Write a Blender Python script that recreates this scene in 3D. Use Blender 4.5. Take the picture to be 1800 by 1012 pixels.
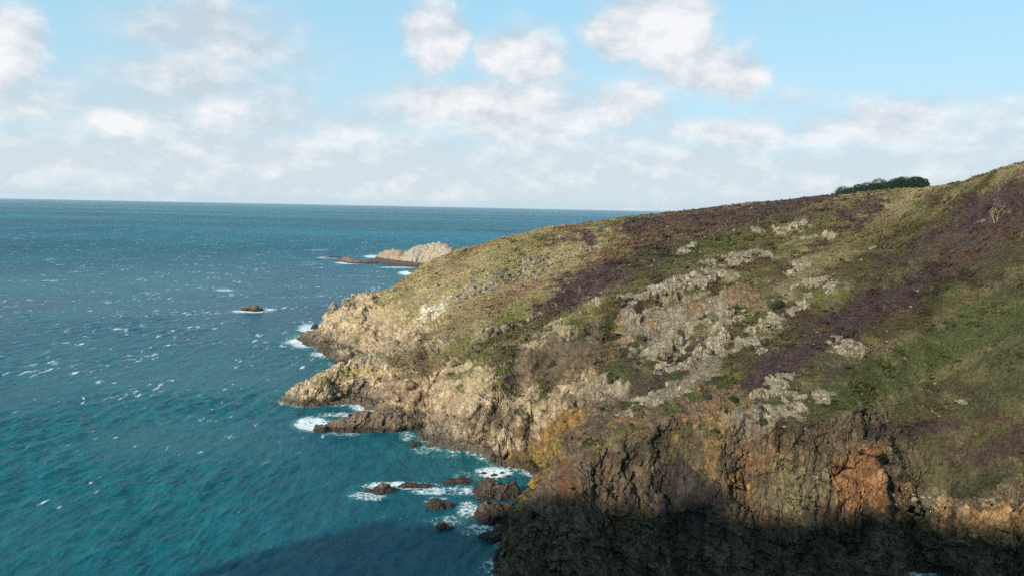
import bpy, math, random
import numpy as np
rad = math.radians
for o in list(bpy.data.objects):
    bpy.data.objects.remove(o)
sc = bpy.context.scene
col = sc.collection

# ------------------------------------------------------------------ camera
H, F = 80.0, 1285.0
PITCH, ROLL = rad(6.35), rad(1.15)
_f = np.array([0, math.cos(PITCH), -math.sin(PITCH)]); _r = np.array([1., 0, 0]); _u = np.cross(_r, _f)
_r, _u = _r*math.cos(ROLL) + _u*math.sin(ROLL), -_r*math.sin(ROLL) + _u*math.cos(ROLL)
cd = bpy.data.cameras.new("camera"); cam = bpy.data.objects.new("camera", cd); col.objects.link(cam)
cd.sensor_width = 36.0; cd.lens = 36.0*F/1800.0; cd.clip_start = 0.5; cd.clip_end = 80000
from mathutils import Matrix, Vector
m = Matrix(((_r[0], _u[0], -_f[0], 0), (_r[1], _u[1], -_f[1], 0), (_r[2], _u[2], -_f[2], H), (0, 0, 0, 1)))
cam.matrix_world = m
sc.camera = cam

# ------------------------------------------------------------------ sun, sky, exposure
SUN_EL = 25.0
LX, LY = 0.6, 0.8                       # horizontal heading of the sunlight
sd = bpy.data.lights.new("sun", 'SUN'); sd.energy = 5.0; sd.angle = rad(1.2); sd.color = (1.0, 0.90, 0.76)
sun = bpy.data.objects.new("sun", sd); col.objects.link(sun)
ce = math.cos(rad(SUN_EL))
sun.rotation_euler = Vector((LX*ce, LY*ce, -math.sin(rad(SUN_EL)))).to_track_quat('-Z', 'Y').to_euler()
sun.location = (-200, -300, 300)
sc.view_settings.view_transform = 'Standard'; sc.view_settings.look = 'None'
sc.view_settings.exposure = 0.30; sc.view_settings.gamma = 1.0
sc.cycles.max_bounces = 6; sc.cycles.diffuse_bounces = 3; sc.cycles.glossy_bounces = 2
sc.cycles.transmission_bounces = 2; sc.cycles.volume_bounces = 0; sc.cycles.transparent_max_bounces = 4
sc.cycles.use_denoising = False
sc.cycles.use_adaptive_sampling = True; sc.cycles.adaptive_threshold = 0.008
try: sc.cycles.volume_step_rate = 10
except Exception: pass

class NT:
    """small helper around a node tree"""
    def __init__(s, tree): s.t = tree; s.n = tree.nodes; s.l = tree.links
    def new(s, typ, **kw):
        n = s.n.new(typ)
        for k, v in kw.items(): setattr(n, k, v)
        return n
    def put(s, sock, v):
        if isinstance(v, bpy.types.NodeSocket): s.l.new(v, sock)
        elif v is not None: sock.default_value = v
    def math(s, op, a, b=None, c=None, clamp=False):
        n = s.new('ShaderNodeMath', operation=op, use_clamp=clamp)
        s.put(n.inputs[0], a); s.put(n.inputs[1], b)
        if c is not None: s.put(n.inputs[2], c)
        return n.outputs[0]
    def vmath(s, op, a, b=None, c=None):
        n = s.new('ShaderNodeVectorMath', operation=op)
        s.put(n.inputs[0], a)
        if b is not None: s.put(n.inputs[1], b)
        if c is not None: s.put(n.inputs[2], c)
        return n.outputs['Value'] if op in ('LENGTH', 'DOT_PRODUCT', 'DISTANCE') else n.outputs['Vector']
    def mix(s, f, a, b, blend='MIX'):
        n = s.new('ShaderNodeMix', data_type='RGBA', blend_type=blend, clamp_result=False)
        s.put(n.inputs[0], f)
        s.put(n.inputs[6], a if isinstance(a, bpy.types.NodeSocket) else (*a, 1))
        s.put(n.inputs[7], b if isinstance(b, bpy.types.NodeSocket) else (*b, 1))
        return n.outputs[2]
    def ramp(s, v, a, b, c=0.0, d=1.0, smooth=True):
        n = s.new('ShaderNodeMapRange', interpolation_type='SMOOTHSTEP' if smooth else 'LINEAR')
        s.put(n.inputs[0], v)
        for i, x in enumerate((a, b, c, d)): s.put(n.inputs[i+1], x)
        return n.outputs[0]
    def noise(s, vec, scale, detail=4, rough=0.55, dist=0.0, color=False):
        n = s.new('ShaderNodeTexNoise'); s.put(n.inputs['Vector'], vec)
        n.inputs['Scale'].default_value = scale; n.inputs['Detail'].default_value = detail
        n.inputs['Roughness'].default_value = rough; n.inputs['Distortion'].default_value = dist
        return n.outputs['Color' if color else 'Fac']
    def voro(s, vec, scale, feature='DISTANCE_TO_EDGE', out='Distance'):
        n = s.new('ShaderNodeTexVoronoi', feature=feature); s.put(n.inputs['Vector'], vec)
        n.inputs['Scale'].default_value = scale
        return n.outputs[out]
    def mapping(s, vec, loc=(0, 0, 0), rot=(0, 0, 0), scale=(1, 1, 1)):
        n = s.new('ShaderNodeMapping'); s.put(n.inputs['Vector'], vec)
        n.inputs['Location'].default_value = loc; n.inputs['Rotation'].default_value = rot; n.inputs['Scale'].default_value = scale
        return n.outputs[0]
    def attr(s, name, out='Fac'):
        return s.new('ShaderNodeAttribute', attribute_name=name).outputs[out]

def ray(px, py):
    d = _f + _r*(px-900)/F + _u*(506-py)/F
    return d/d[1]
def at(px, py, Y): return np.array([0, 0, H]) + ray(px, py)*Y
def water(px, py):
    d = ray(px, py); return d[:2]*(H/-d[2])
def azel(px, py):
    d = ray(px, py); return math.atan2(d[0], d[1]), math.atan2(d[2], math.hypot(d[0], d[1]))

world = bpy.data.worlds.new("World"); sc.world = world; world.use_nodes = True
def build_world():
    w = NT(world.node_tree); w.n.clear()
    out = w.new('ShaderNodeOutputWorld'); bg = w.new('ShaderNodeBackground'); bg.inputs[1].default_value = 0.12
    w.l.new(bg.outputs[0], out.inputs[0])
    sky = w.new('ShaderNodeTexSky', sky_type='NISHITA'); sky.sun_disc = False
    sky.sun_elevation = rad(SUN_EL); sky.sun_rotation = math.atan2(-LX, -LY)
    sky.air_density = 1.0; sky.dust_density = 0.6; sky.ozone_density = 1.6; sky.altitude = 80
    tc = w.new('ShaderNodeTexCoord').outputs['Generated']
    sep = w.new('ShaderNodeSeparateXYZ'); w.l.new(tc, sep.inputs[0])
    az = w.math('ARCTAN2', sep.outputs[0], sep.outputs[1]); el = w.math('ARCSINE', sep.outputs[2])
    comb = w.new('ShaderNodeCombineXYZ'); w.l.new(az, comb.inputs[0]); w.l.new(el, comb.inputs[1])
    P = comb.outputs[0]
    warp = w.noise(P, 7.0, 5, 0.62, color=True)
    warp = w.vmath('MULTIPLY', w.vmath('SUBTRACT', warp, (0.5, 0.5, 0.5)), (0.13, 0.09, 0))
    PW = w.vmath('ADD', P, warp)
    blobs = [  # px, py, rx, ry, weight, whiteness
        (755, 70, 62, 62, 1.0, 1), (765, 25, 30, 32, .8, 1), (915, 105, 85, 58, 1.0, 1), (985, 150, 60, 35, .6, .7),
        (1125, 48, 95, 55, 1.05, 1), (1190, 60, 80, 75, 1.1, 1), (1215, 115, 110, 48, 1.0, 1), (1300, 135, 55, 36, .8, 1), (1390, 176, 62, 24, .55, .7),
        (8, 88, 44, 60, 1.0, 1), (-15, 155, 60, 44, .8, .9), (75, 182, 110, 40, .7, .4), (100, 240, 60, 22, .5, .7),
        (200, 55, 60, 25, .35, .3), (375, 45, 170, 46, .74, .45), (430, 95, 150, 46, .72, .35), (320, 135, 140, 60, .76, .4), (400, 200, 190, 46, .75, .5),
        (212, 218, 50, 34, .8, 1), (340, 230, 130, 28, .55, .8), (500, 170, 62, 52, .62, .5), (515, 205, 55, 28, .5, .2),
        (860, 195, 240, 48, .8, .9), (930, 225, 230, 40, .7, .85), (1100, 190, 75, 42, .75, .9), (620, 230, 130, 34, .55, .8),
        (1270, 235, 130, 34, .75, .9), (1540, 222, 140, 42, .7, .9), (1730, 230, 130, 46, .6, .8), (650, 10, 60, 12, .3, .2)]
    tot = None; wh = None
    for (px, py, rx, ry, wt, white) in blobs:
        a, e = azel(px, py); sx, sy = F/rx*0.70, F/ry*0.70
        v = w.vmath('MULTIPLY_ADD', PW, (sx, sy, 0), (-a*sx, -e*sy, 0))
        g = w.ramp(w.vmath('LENGTH', v), 1.3, 0.0, 0.0, wt)
        tot = g if tot is None else w.math('MAXIMUM', tot, g)
        g2 = w.math('MULTIPLY', g, white)
        wh = g2 if wh is None else w.math('MAXIMUM', wh, g2)
    P3 = w.vmath('MULTIPLY', P, (1, 1.7, 1))
    n1 = w.noise(P3, 11.0, 10, 0.6)
    n2 = w.noise(w.vmath('ADD', P3, (0.012, -0.03, 0)), 11.0, 7, 0.58)
    nbig = w.noise(w.vmath('MULTIPLY', P, (1, 3.2, 1)), 4.0, 4, 0.5)
    d = w.math('ADD', tot, w.math('MULTIPLY', w.math('SUBTRACT', n1, 0.5), w.ramp(wh, 0.2, 0.9, 0.75, 1.25)))
    cover = w.ramp(d, 0.08, w.math('SUBTRACT', 1.0, w.math('MULTIPLY', wh, 0.5)))
    # low bank of cloud and general cover away from the view
    bank = w.ramp(el, 0.165, 0.02)
    bankn = w.ramp(w.math('ADD', w.math('MULTIPLY', bank, 0.65), w.math('MULTIPLY', w.math('SUBTRACT', nbig, 0.5), 1.3)), 0.05, 0.55)
    bankn = w.math('MULTIPLY', bankn, 0.85)
    cover = w.math('MAXIMUM', cover, bankn)
    cover = w.math('MULTIPLY', cover, w.ramp(w.math('ADD', w.math('MULTIPLY', tot, 0.8), w.math('ADD', bank, 0.35)), 0.0, 0.8, 0.0, 0.96))
    rel = w.math('MULTIPLY', w.math('SUBTRACT', n1, n2), 3.2)
    lit = w.math('ADD', w.math('ADD', rel, w.math('MULTIPLY', w.math('SUBTRACT', wh, 0.45), 0.75)), 0.36, clamp=True)
    lit = w.math('ADD', lit, w.math('MULTIPLY', bank, 0.30), clamp=True)
    ccol = w.mix(lit, (3.95, 4.5, 5.0), (6.4, 6.4, 6.5))
    base = w.mix(1.0, sky.outputs[0], (1.15, 1.22, 1.30), 'MULTIPLY')
    hz = w.ramp(el, 0.30, -0.02)
    base = w.mix(0.72, base, (2.7, 4.95, 6.0)); base = w.mix(w.math('MULTIPLY', hz, 0.8), base, (4.0, 5.2, 5.75))
    c = w.mix(cover, base, ccol)
    w.l.new(c, bg.inputs[0])
build_world()

# ------------------------------------------------------------------ numpy noise
def _hash(ix, iy, iz, seed):
    h = (ix.astype(np.int64)*374761393 + iy.astype(np.int64)*668265263 + iz.astype(np.int64)*2147483647 + seed*974634777) & 0xffffffff
    h = ((h ^ (h >> 13))*1274126177) & 0xffffffff
    h = ((h ^ (h >> 16))*2246822519) & 0xffffffff
    return h ^ (h >> 15)
def _hf(ix, iy, iz, seed): return (_hash(ix, iy, iz, seed) & 0xffffff).astype(np.float32)/16777215.0
def vnoise(p, seed=0):
    i = np.floor(p).astype(np.int64); f = (p - i).astype(np.float32); f = f*f*(3-2*f)
    r = 0
    for dx in (0, 1):
        wx = f[:, 0] if dx else 1-f[:, 0]
        for dy in (0, 1):
            wy = f[:, 1] if dy else 1-f[:, 1]
            for dz in (0, 1):
                wz = f[:, 2] if dz else 1-f[:, 2]
                r = r + wx*wy*wz*_hf(i[:, 0]+dx, i[:, 1]+dy, i[:, 2]+dz, seed)
    return r*2-1
def fbm(p, oct=4, seed=0, lac=2.03, gain=0.5):
    a = 1.0; s = 0; t = 0
    for k in range(oct):
        s = s + a*vnoise(p, seed+k*17); t += a; a *= gain; p = p*lac + 3.7
    return s/t
def facets(p, seed=0):
    """worley cells, each a randomly tilted plane: returns offset (-1..1), and distance to cell border"""
    i = np.floor(p).astype(np.int64); f = (p-i).astype(np.float32)
    n = len(p); F1 = np.full(n, 9e9, np.float32); F2 = np.full(n, 9e9, np.float32); off = np.zeros(n, np.float32)
    for dx in (-1, 0, 1):
        for dy in (-1, 0, 1):
            for dz in (-1, 0, 1):
                a, b, c = i[:, 0]+dx, i[:, 1]+dy, i[:, 2]+dz
                vx = dx+_hf(a, b, c, seed)-f[:, 0]; vy = dy+_hf(a, b, c, seed+1)-f[:, 1]; vz = dz+_hf(a, b, c, seed+2)-f[:, 2]
                d = vx*vx+vy*vy+vz*vz
                o = (_hf(a, b, c, seed+3)*2-1) - 1.3*((_hf(a, b, c, seed+4)-.5)*vx+(_hf(a, b, c, seed+5)-.5)*vy+(_hf(a, b, c, seed+6)-.5)*vz)*2
                m1 = d < F1
                F2 = np.where(m1, F1, np.minimum(F2, d)); off = np.where(m1, o, off); F1 = np.where(m1, d, F1)
    return off, np.sqrt(F2)-np.sqrt(F1)
def blocks(q, size, seed=0, tilt=.5):
    """jointed rock: staggered brick-like blocks, each with its own offset and tilted face; returns offset, edge distance, cell id"""
    q = q/np.array(size); z = np.floor(q[:, 2] + .35*vnoise(q*.4, seed+50)); zz = z.astype(np.int64)
    x = q[:, 0]+_hf(zz, zz*0, zz*0+3, seed)*3; xi = np.floor(x).astype(np.int64)
    y = q[:, 1]+_hf(zz, xi, zz*0+5, seed+1)*3; yi = np.floor(y).astype(np.int64)
    z2 = q[:, 2]+_hf(xi, yi, zz*0+7, seed+9); zi = np.floor(z2).astype(np.int64)
    fx, fy, fz = x-xi, y-yi, z2-zi
    h = _hf(xi, yi, zi, seed+2)
    off = h*2-1 + tilt*((_hf(xi, yi, zi, seed+3)-.5)*(fx-.5)+(_hf(xi, yi, zi, seed+4)-.5)*(fy-.5)+(_hf(xi, yi, zi, seed+5)-.5)*(fz-.5))*4
    e = np.minimum(np.minimum(np.minimum(fx, 1-fx), np.minimum(fy, 1-fy)), np.minimum(fz, 1-fz))
    return off.astype(np.float32), e.astype(np.float32), _hf(xi, yi, zi, seed+6)
def sstep(x, a, b):
    t = np.clip((x-a)/(b-a), 0, 1); return t*t*(3-2*t)

def mesh_obj(name, v, quads=None, mat=None, tris=None, attrs=None, smooth=True, parent=None, loc=None):
    me = bpy.data.meshes.new(name)
    me.vertices.add(len(v)); me.vertices.foreach_set('co', np.asarray(v, np.float32).ravel())
    faces = []
    nq = 0 if quads is None else len(quads); nt = 0 if tris is None else len(tris)
    li = []; 
    if nq: li.append(np.asarray(quads, np.int32).ravel())
    if nt: li.append(np.asarray(tris, np.int32).ravel())
    li = np.concatenate(li); me.loops.add(len(li)); me.loops.foreach_set('vertex_index', li)
    st = np.concatenate([np.arange(nq)*4, nq*4+np.arange(nt)*3]).astype(np.int32)
    me.polygons.add(nq+nt); me.polygons.foreach_set('loop_start', st)
    me.polygons.foreach_set('use_smooth', np.full(nq+nt, smooth))
    me.update(calc_edges=True)
    for k, a in (attrs or {}).items():
        a = np.asarray(a, np.float32)
        if a.ndim == 2:
            at_ = me.color_attributes.new(k, 'FLOAT_COLOR', 'POINT')
            at_.data.foreach_set('color', np.hstack([a, np.ones((len(a), 1), np.float32)]).ravel())
        else:
            at_ = me.attributes.new(k, 'FLOAT', 'POINT'); at_.data.foreach_set('value', a)
    if mat: me.materials.append(mat)
    o = bpy.data.objects.new(name, me); col.objects.link(o)
    if parent: o.parent = parent
    if loc is not None: o.location = loc
    return o
def tag(o, label=None, cat=None, group=None, kind=None):
    if label: o['label'] = label
    if cat: o['category'] = cat
    if group: o['group'] = group
    if kind: o['kind'] = kind
    return o

# ------------------------------------------------------------------ materials
def mat(name):
    m_ = bpy.data.materials.new(name); m_.use_nodes = True
    w = NT(m_.node_tree); w.n.clear()
    out = w.new('ShaderNodeOutputMaterial'); b = w.new('ShaderNodeBsdfPrincipled'); w.l.new(b.outputs[0], out.inputs[0])
    return m_, w, b
def pos(w): return w.new('ShaderNodeNewGeometry').outputs['Position']

def land_material():
    m_, w, b = mat('headland_surface')
    P = pos(w); c = w.attr('col', 'Color'); rk = w.attr('rock')
    # vegetation: fine mottling
    nv = w.noise(P, 1.6, 5, 0.7); nv2 = w.noise(P, 0.32, 4, 0.6)
    veg = w.mix(w.ramp(nv, 0.3, 0.72), w.mix(1.0, c, (0.38, 0.40, 0.42), 'MULTIPLY'), w.mix(1.0, c, (1.6, 1.55, 1.4), 'MULTIPLY'))
    veg = w.mix(w.math('MULTIPLY', w.ramp(nv2, 0.52, 0.75), 0.4), veg, w.mix(0.5, c, (0.16, 0.13, 0.06)))
    # rock: joints, streaks and mottling
    Pj = w.vmath('ADD', P, w.vmath('MULTIPLY', w.noise(P, 0.35, 3, 0.6, color=True), (1.2, 1.2, 1.2)))
    j1 = w.voro(w.mapping(Pj, rot=(0.25, 0.5, 0.4), scale=(1, 1, 0.45)), 0.33)
    j2 = w.voro(w.mapping(Pj, rot=(0.15, -0.35, 1.0), scale=(1, 1, 0.5)), 0.95)
    joints = w.math('MULTIPLY', w.ramp(j1, 0.0, 0.05), w.ramp(j2, 0.0, 0.08, 0.35, 1.0))
    nr = w.noise(w.mapping(P, scale=(1, 1, 0.4)), 0.5, 7, 0.68); nr2 = w.noise(P, 2.6, 5, 0.7)
    rock = w.mix(w.ramp(nr, 0.32, 0.7), w.mix(1.0, c, (0.50, 0.46, 0.43), 'MULTIPLY'), w.mix(1.0, c, (1.45, 1.42, 1.36), 'MULTIPLY'))
    rock = w.mix(w.ramp(nr2, 0.35, 0.68), w.mix(1.0, rock, (0.68, 0.67, 0.66), 'MULTIPLY'), w.mix(1.0, rock, (1.2, 1.2, 1.2), 'MULTIPLY'))
    rock = w.mix(w.math('ADD', w.math('MULTIPLY', joints, 0.42), 0.58), w.mix(1.0, c, (0.22, 0.2, 0.2), 'MULTIPLY'), rock)
    colr = w.mix(rk, veg, rock)
    # tidal zone: black lichen and wet rock close to the water
    sp = w.new('ShaderNodeSeparateXYZ'); w.l.new(P, sp.inputs[0])
    tz = w.ramp(w.math('ADD', sp.outputs[2], w.math('MULTIPLY', w.noise(P, 0.25, 4, 0.6), -3.0)), 0.2, 2.6)
    colr = w.mix(tz, w.mix(0.22, (0.052, 0.038, 0.028), colr), colr)
    w.put(b.inputs['Base Color'], colr)
    w.put(b.inputs['Roughness'], w.ramp(tz, 0, 1, 0.45, 0.92))
    b.inputs['Specular IOR Level'].default_value = 0.3
    hgt = w.math('ADD', w.math('MULTIPLY', nr, 1.2), w.math('ADD', w.math('MULTIPLY', nr2, 0.35), w.math('MULTIPLY', joints, 0.35)))
    hv = w.math('ADD', w.math('MULTIPLY', nv, 0.9), w.math('MULTIPLY', nv2, 1.0))
    hh = w.math('ADD', w.math('MULTIPLY', hgt, rk), w.math('MULTIPLY', hv, w.math('SUBTRACT', 1.0, rk)))
    bm = w.new('ShaderNodeBump'); bm.inputs['Strength'].default_value = 0.75; bm.inputs['Distance'].default_value = 0.9
    w.l.new(hh, bm.inputs['Height']); w.l.new(bm.outputs[0], b.inputs['Normal'])
    return m_
def rock_material(name, ca, cb, wet=2.0, lichen=None):
    m_, w, b = mat(name)
    P = pos(w); nr = w.noise(w.mapping(P, scale=(1, 1, 0.4)), 0.55, 7, 0.68); nr2 = w.noise(P, 2.8, 5, 0.7)
    Pj = w.vmath('ADD', P, w.vmath('MULTIPLY', w.noise(P, 0.4, 3, 0.6, color=True), (1.6, 1.6, 1.6)))
    j = w.math('MULTIPLY', w.ramp(w.voro(w.mapping(Pj, rot=(0.2, 0.4, 0.3), scale=(1, 1, 0.45)), 0.5), 0, 0.07), w.ramp(w.voro(Pj, 1.3), 0, 0.08, 0.5, 1.0))
    c = w.mix(w.ramp(nr, 0.32, 0.7), ca, cb)
    if lichen: c = w.mix(w.math('MULTIPLY', w.ramp(w.noise(P, 0.22, 4, 0.6), 0.5, 0.66), 0.8), c, lichen)
    c = w.mix(w.ramp(nr2, 0.35, 0.68), w.mix(1.0, c, (0.66, 0.65, 0.64), 'MULTIPLY'), w.mix(1.0, c, (1.2, 1.2, 1.2), 'MULTIPLY'))
    c = w.mix(j, w.mix(1.0, c, (0.25, 0.22, 0.2), 'MULTIPLY'), c)
    sp = w.new('ShaderNodeSeparateXYZ'); w.l.new(P, sp.inputs[0])
    tz = w.ramp(w.math('ADD', sp.outputs[2], w.math('MULTIPLY', w.noise(P, 0.25, 4, 0.6), -2.4)), wet*0.1-3*(wet < 0), abs(wet))
    if wet < 0: tz = w.math('MAXIMUM', tz, 1.0)
    c = w.mix(tz, (0.040, 0.028, 0.021), c)
    w.put(b.inputs['Base Color'], c); w.put(b.inputs['Roughness'], w.ramp(tz, 0, 1, 0.42, 0.92)); b.inputs['Specular IOR Level'].default_value = 0.35
    bm = w.new('ShaderNodeBump'); bm.inputs['Strength'].default_value = 0.7; bm.inputs['Distance'].default_value = 0.7
    w.l.new(w.math('ADD', w.math('ADD', nr, w.math('MULTIPLY', nr2, 0.35)), w.math('MULTIPLY', j, 0.35)), bm.inputs['Height']); w.l.new(bm.outputs[0], b.inputs['Normal'])
    return m_
def leaf_material(name, hue=None):
    m_, w, b = mat(name)
    P = pos(w)
    if hue is None: c = w.attr('col', 'Color')
    else: c = w.mix(w.ramp(w.noise(P, 0.9, 3, 0.6), 0.3, 0.7), tuple(x*0.6 for x in hue), tuple(x*1.5 for x in hue))
    w.put(b.inputs['Base Color'], c); b.inputs['Roughness'].default_value = 0.85; b.inputs['Specular IOR Level'].default_value = 0.15
    return m_

# ------------------------------------------------------------------ terrain definition
COAST_PX = [(528, 594), (545, 605), (570, 622), (605, 632), (634, 640)]
COAST_A = [tuple(water(*p)) for p in COAST_PX]
COAST_B = [tuple(water(*p)) for p in [(494, 704), (503, 710), (530, 713), (560, 713), (600, 711), (640, 710), (655, 722), (700, 735), (735, 742), (750, 757), (746, 772), (752, 786), (790, 791), (845, 797), (862, 812), (905, 824)]]
COAST_N = [tuple(water(*p)) for p in [(898, 935), (885, 960), (868, 995), (872, 1030), (900, 1045)]]
COAST = COAST_A + [(-64, 345), (-54, 332), (-56, 320), (-68, 311), (-82, 303), (-92, 295)] + COAST_B + \
    [(14, 207), (16, 196), (10, 186), (4, 178)] + COAST_N + \
    [(14, 143), (30, 147), (46, 144), (60, 146), (76, 147), (86.5, 149), (88, 155), (91, 158), (95, 156), (98, 151), (101, 145), (105, 138), (118, 125), (140, 108), (210, 80), (520, 60),
     (520, 1150), (120, 1100), (-30, 1010), (-100, 985), (-128, 900), (-126, 868), (-95, 830), (-40, 780), (-5, 700), (-20, 610), (-48, 530), (-78, 480), (-112, 450), (-124, 442)]
COAST = np.array(COAST, float)

CTRL_PX = [  # px, py, distance: the visible surface of the headland
    (950, 760, 168), (925, 830, 160), (905, 870, 165), (905, 900, 167), (1000, 700, 180),
    (1100, 750, 163), (1100, 700, 178), (1100, 650, 205), (1100, 600, 235), (1110, 570, 252), (1110, 520, 262), (1100, 480, 300), (1100, 430, 370), (1100, 385, 470),
    (950, 700, 228), (950, 640, 245), (950, 600, 255), (950, 550, 285), (950, 500, 330), (950, 450, 390), (960, 402, 465), (1050, 392, 470),
    (1000, 640, 222), (1030, 600, 243), (1030, 560, 268), (1030, 500, 310), (1020, 450, 365),
    (800, 740, 238), (800, 700, 246), (800, 650, 262), (800, 600, 285), (800, 550, 320), (800, 500, 370), (800, 442, 440),
    (870, 740, 232), (870, 690, 240), (870, 640, 252), (870, 590, 275), (870, 530, 315), (870, 470, 375), (870, 424, 445),
    (700, 690, 268), (700, 660, 285), (700, 620, 320), (700, 570, 370), (700, 530, 405), (705, 497, 430),
    (640, 650, 320), (650, 600, 378), (650, 560, 395), (650, 530, 410), (650, 514, 420),
    (600, 512, 403), (600, 560, 397), (600, 600, 389), (560, 545, 412), (560, 580, 408), (625, 520, 408), (580, 520, 408),
    (750, 620, 292), (750, 570, 345), (750, 500, 405), (750, 462, 435),
    (1300, 740, 160), (1300, 680, 182), (1300, 620, 205), (1300, 560, 230), (1300, 500, 255), (1300, 460, 285), (1300, 400, 380), (1300, 362, 500),
    (1200, 730, 163), (1200, 680, 185), (1200, 620, 215), (1200, 560, 243), (1200, 520, 258), (1200, 490, 270), (1200, 460, 305), (1200, 420, 375), (1200, 374, 485),
    (1400, 740, 160), (1400, 680, 176), (1400, 620, 198), (1400, 560, 222), (1400, 500, 246), (1400, 460, 275), (1400, 400, 360), (1400, 352, 500),
    (1500, 740, 158), (1500, 680, 172), (1500, 620, 192), (1500, 560, 215), (1500, 500, 240), (1500, 450, 270), (1500, 400, 320), (1500, 360, 400), (1500, 342, 480),
    (1564, 792, 153), (1535, 740, 160), (1600, 880, 167), (1600, 840, 169), (1600, 800, 172), (1600, 740, 177), (1600, 680, 186), (1600, 600, 195), (1600, 500, 232), (1600, 440, 262), (1600, 400, 290), (1600, 360, 350), (1630, 336, 410), (1580, 345, 420),
    (1650, 900, 165), (1650, 860, 167),
    (1700, 880, 158), (1750, 880, 150), (1700, 840, 162), (1700, 800, 165), (1700, 740, 173), (1700, 680, 182), (1700, 620, 192), (1700, 560, 203), (1700, 500, 220), (1700, 450, 236), (1700, 400, 253), (1700, 350, 270), (1705, 314, 285),
    (1800, 860, 146), (1800, 800, 154), (1800, 700, 166), (1800, 600, 178), (1800, 500, 200), (1800, 400, 222), (1800, 330, 240), (1800, 284, 252),
    (1660, 330, 320)]
CTRL_W = [  # hidden or outside the frame
    (150, 105, 30), (200, 120, 46), (200, 170, 72), (260, 200, 96), (260, 280, 108), (210, 320, 97), (260, 380, 100), (320, 300, 112), (300, 480, 98), (230, 540, 90), (160, 560, 80), (110, 540, 72),
    (60, 540, 62), (20, 530, 55), (-20, 500, 42), (-50, 470, 30), (-85, 430, 22), (0, 620, 34), (60, 650, 45), (200, 700, 70), (400, 700, 80), (60, 800, 20), (0, 850, 8), (-60, 870, 6), (-100, 900, 5), (100, 950, 25), (300, 950, 40), (480, 950, 50), (480, 500, 100), (480, 200, 115), (400, 100, 80), (130, 125, 24),
    (6, 150, 14), (14, 158, 24), (30, 152, 26), (14, 172, 26), (24, 185, 24), (30, 200, 22), (50, 150, 27), (68, 151, 27),
    (-79, 293, 9), (-69, 296, 14), (-87, 291, 5), (-62, 299, 17), (-56, 302, 17)]
pts = [at(*c) for c in CTRL_PX] + [np.array(c, float) for c in CTRL_W]
pts = np.array(pts)
def rbf_fit(X, z, smooth=2.0):
    n = len(X); D = np.hypot(X[:, None, 0]-X[None, :, 0], X[:, None, 1]-X[None, :, 1])
    A = np.zeros((n+3, n+3)); A[:n, :n] = -D - 0*np.eye(n); A[:n, :n] += np.eye(n)*smooth
    A[:n, n] = 1; A[:n, n+1:] = X; A[n, :n] = 1; A[n+1:, :n] = X.T
    return np.linalg.solve(A, np.concatenate([z, [0, 0, 0]]))
wts = rbf_fit(pts[:, :2], pts[:, 2], 0.8)
GX0, GX1, GY0, GY1, GS = -180.0, 520.0, 60.0, 1150.0, 2.0
gx = np.arange(GX0, GX1+GS, GS); gy = np.arange(GY0, GY1+GS, GS)
GXX, GYY = np.meshgrid(gx, gy); g = np.stack([GXX.ravel(), GYY.ravel()], 1)
TOP = np.zeros(len(g)); n_ = len(pts)
for k in range(n_): TOP += -wts[k]*np.hypot(g[:, 0]-pts[k, 0], g[:, 1]-pts[k, 1])
TOP += wts[n_] + g@wts[n_+1:]
# folds and shallow gullies running down the slope
_p = np.stack([(g[:, 0]*.5-g[:, 1]*.866)/15, (g[:, 0]*.866+g[:, 1]*.5)/75, 0*g[:, 0]], 1)
_q = np.stack([(g[:, 0]*.62-g[:, 1]*.78)/34, (g[:, 0]*.78+g[:, 1]*.62)/130, 0*g[:, 0]+4], 1)
_fo = 2.6*fbm(_p+.3*vnoise(np.stack([g[:, 0]/30, g[:, 1]/30, 0*g[:, 0]], 1), 8)[:, None], 3, 131) + 3.2*vnoise(_q, 133)
TOP += _fo*sstep(TOP, 8, 24)*(1-.85*sstep(g[:, 1], 360, 430))
TOP = TOP.reshape(GXX.shape)
def seg_dist(g, poly):
    best = np.full(len(g), 1e9); inside = np.zeros(len(g), bool)
    x, y = g[:, 0], g[:, 1]
    for i in range(len(poly)):
        a, b_ = poly[i], poly[(i+1) % len(poly)]
        ab = b_-a; t = np.clip(((x-a[0])*ab[0]+(y-a[1])*ab[1])/(ab@ab+1e-9), 0, 1)
        best = np.minimum(best, np.hypot(x-a[0]-t*ab[0], y-a[1]-t*ab[1]))
        c = ((a[1] > y) != (b_[1] > y)) & (x < (b_[0]-a[0])*(y-a[1])/(b_[1]-a[1]+1e-12)+a[0])
        inside ^= c
    return np.where(inside, best, -best)
SD = seg_dist(g, COAST).reshape(GXX.shape)
# cliff steepness: weights by distance to anchor points (x, y, steepness, height of the foot ledge)
STEEP = np.array([(-110, 415, 1.6, 2.2, 9), (-85, 380, 1.0, 1.8, 12), (-60, 350, 1.5, 1, 2), (-85, 291, 1.9, 1.2, 1), (-60, 287, 2.2, 1.5, 2), (-40, 270, 1.6, 2.0, 3), (-25, 245, 2.0, 2.5, 3), (-8, 230, 2.2, 2.5, 3),
                  (2, 217, 2.4, 2, 3), (8, 190, 2.6, 1, 1), (0, 172, 2.8, 1.5, 1), (0, 155, 3.2, 1.0, 1), (25, 147, 2.3, 1, 0.5), (50, 145, 2.2, 1, 0.3), (66, 147, 3, 1, .3), (78, 149, 5, 1, .3), (90, 160, 2.5, 1, .3),
                  (101, 150, 3.5, 1, .3), (118, 125, 2.5, 1, 1), (200, 90, 1.5, 1, 1), (-120, 880, .4, 1, 10), (0, 700, .6, 1, 3), (-40, 540, .8, 1, 3), (300, 80, 1, 1, 1)])
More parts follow.
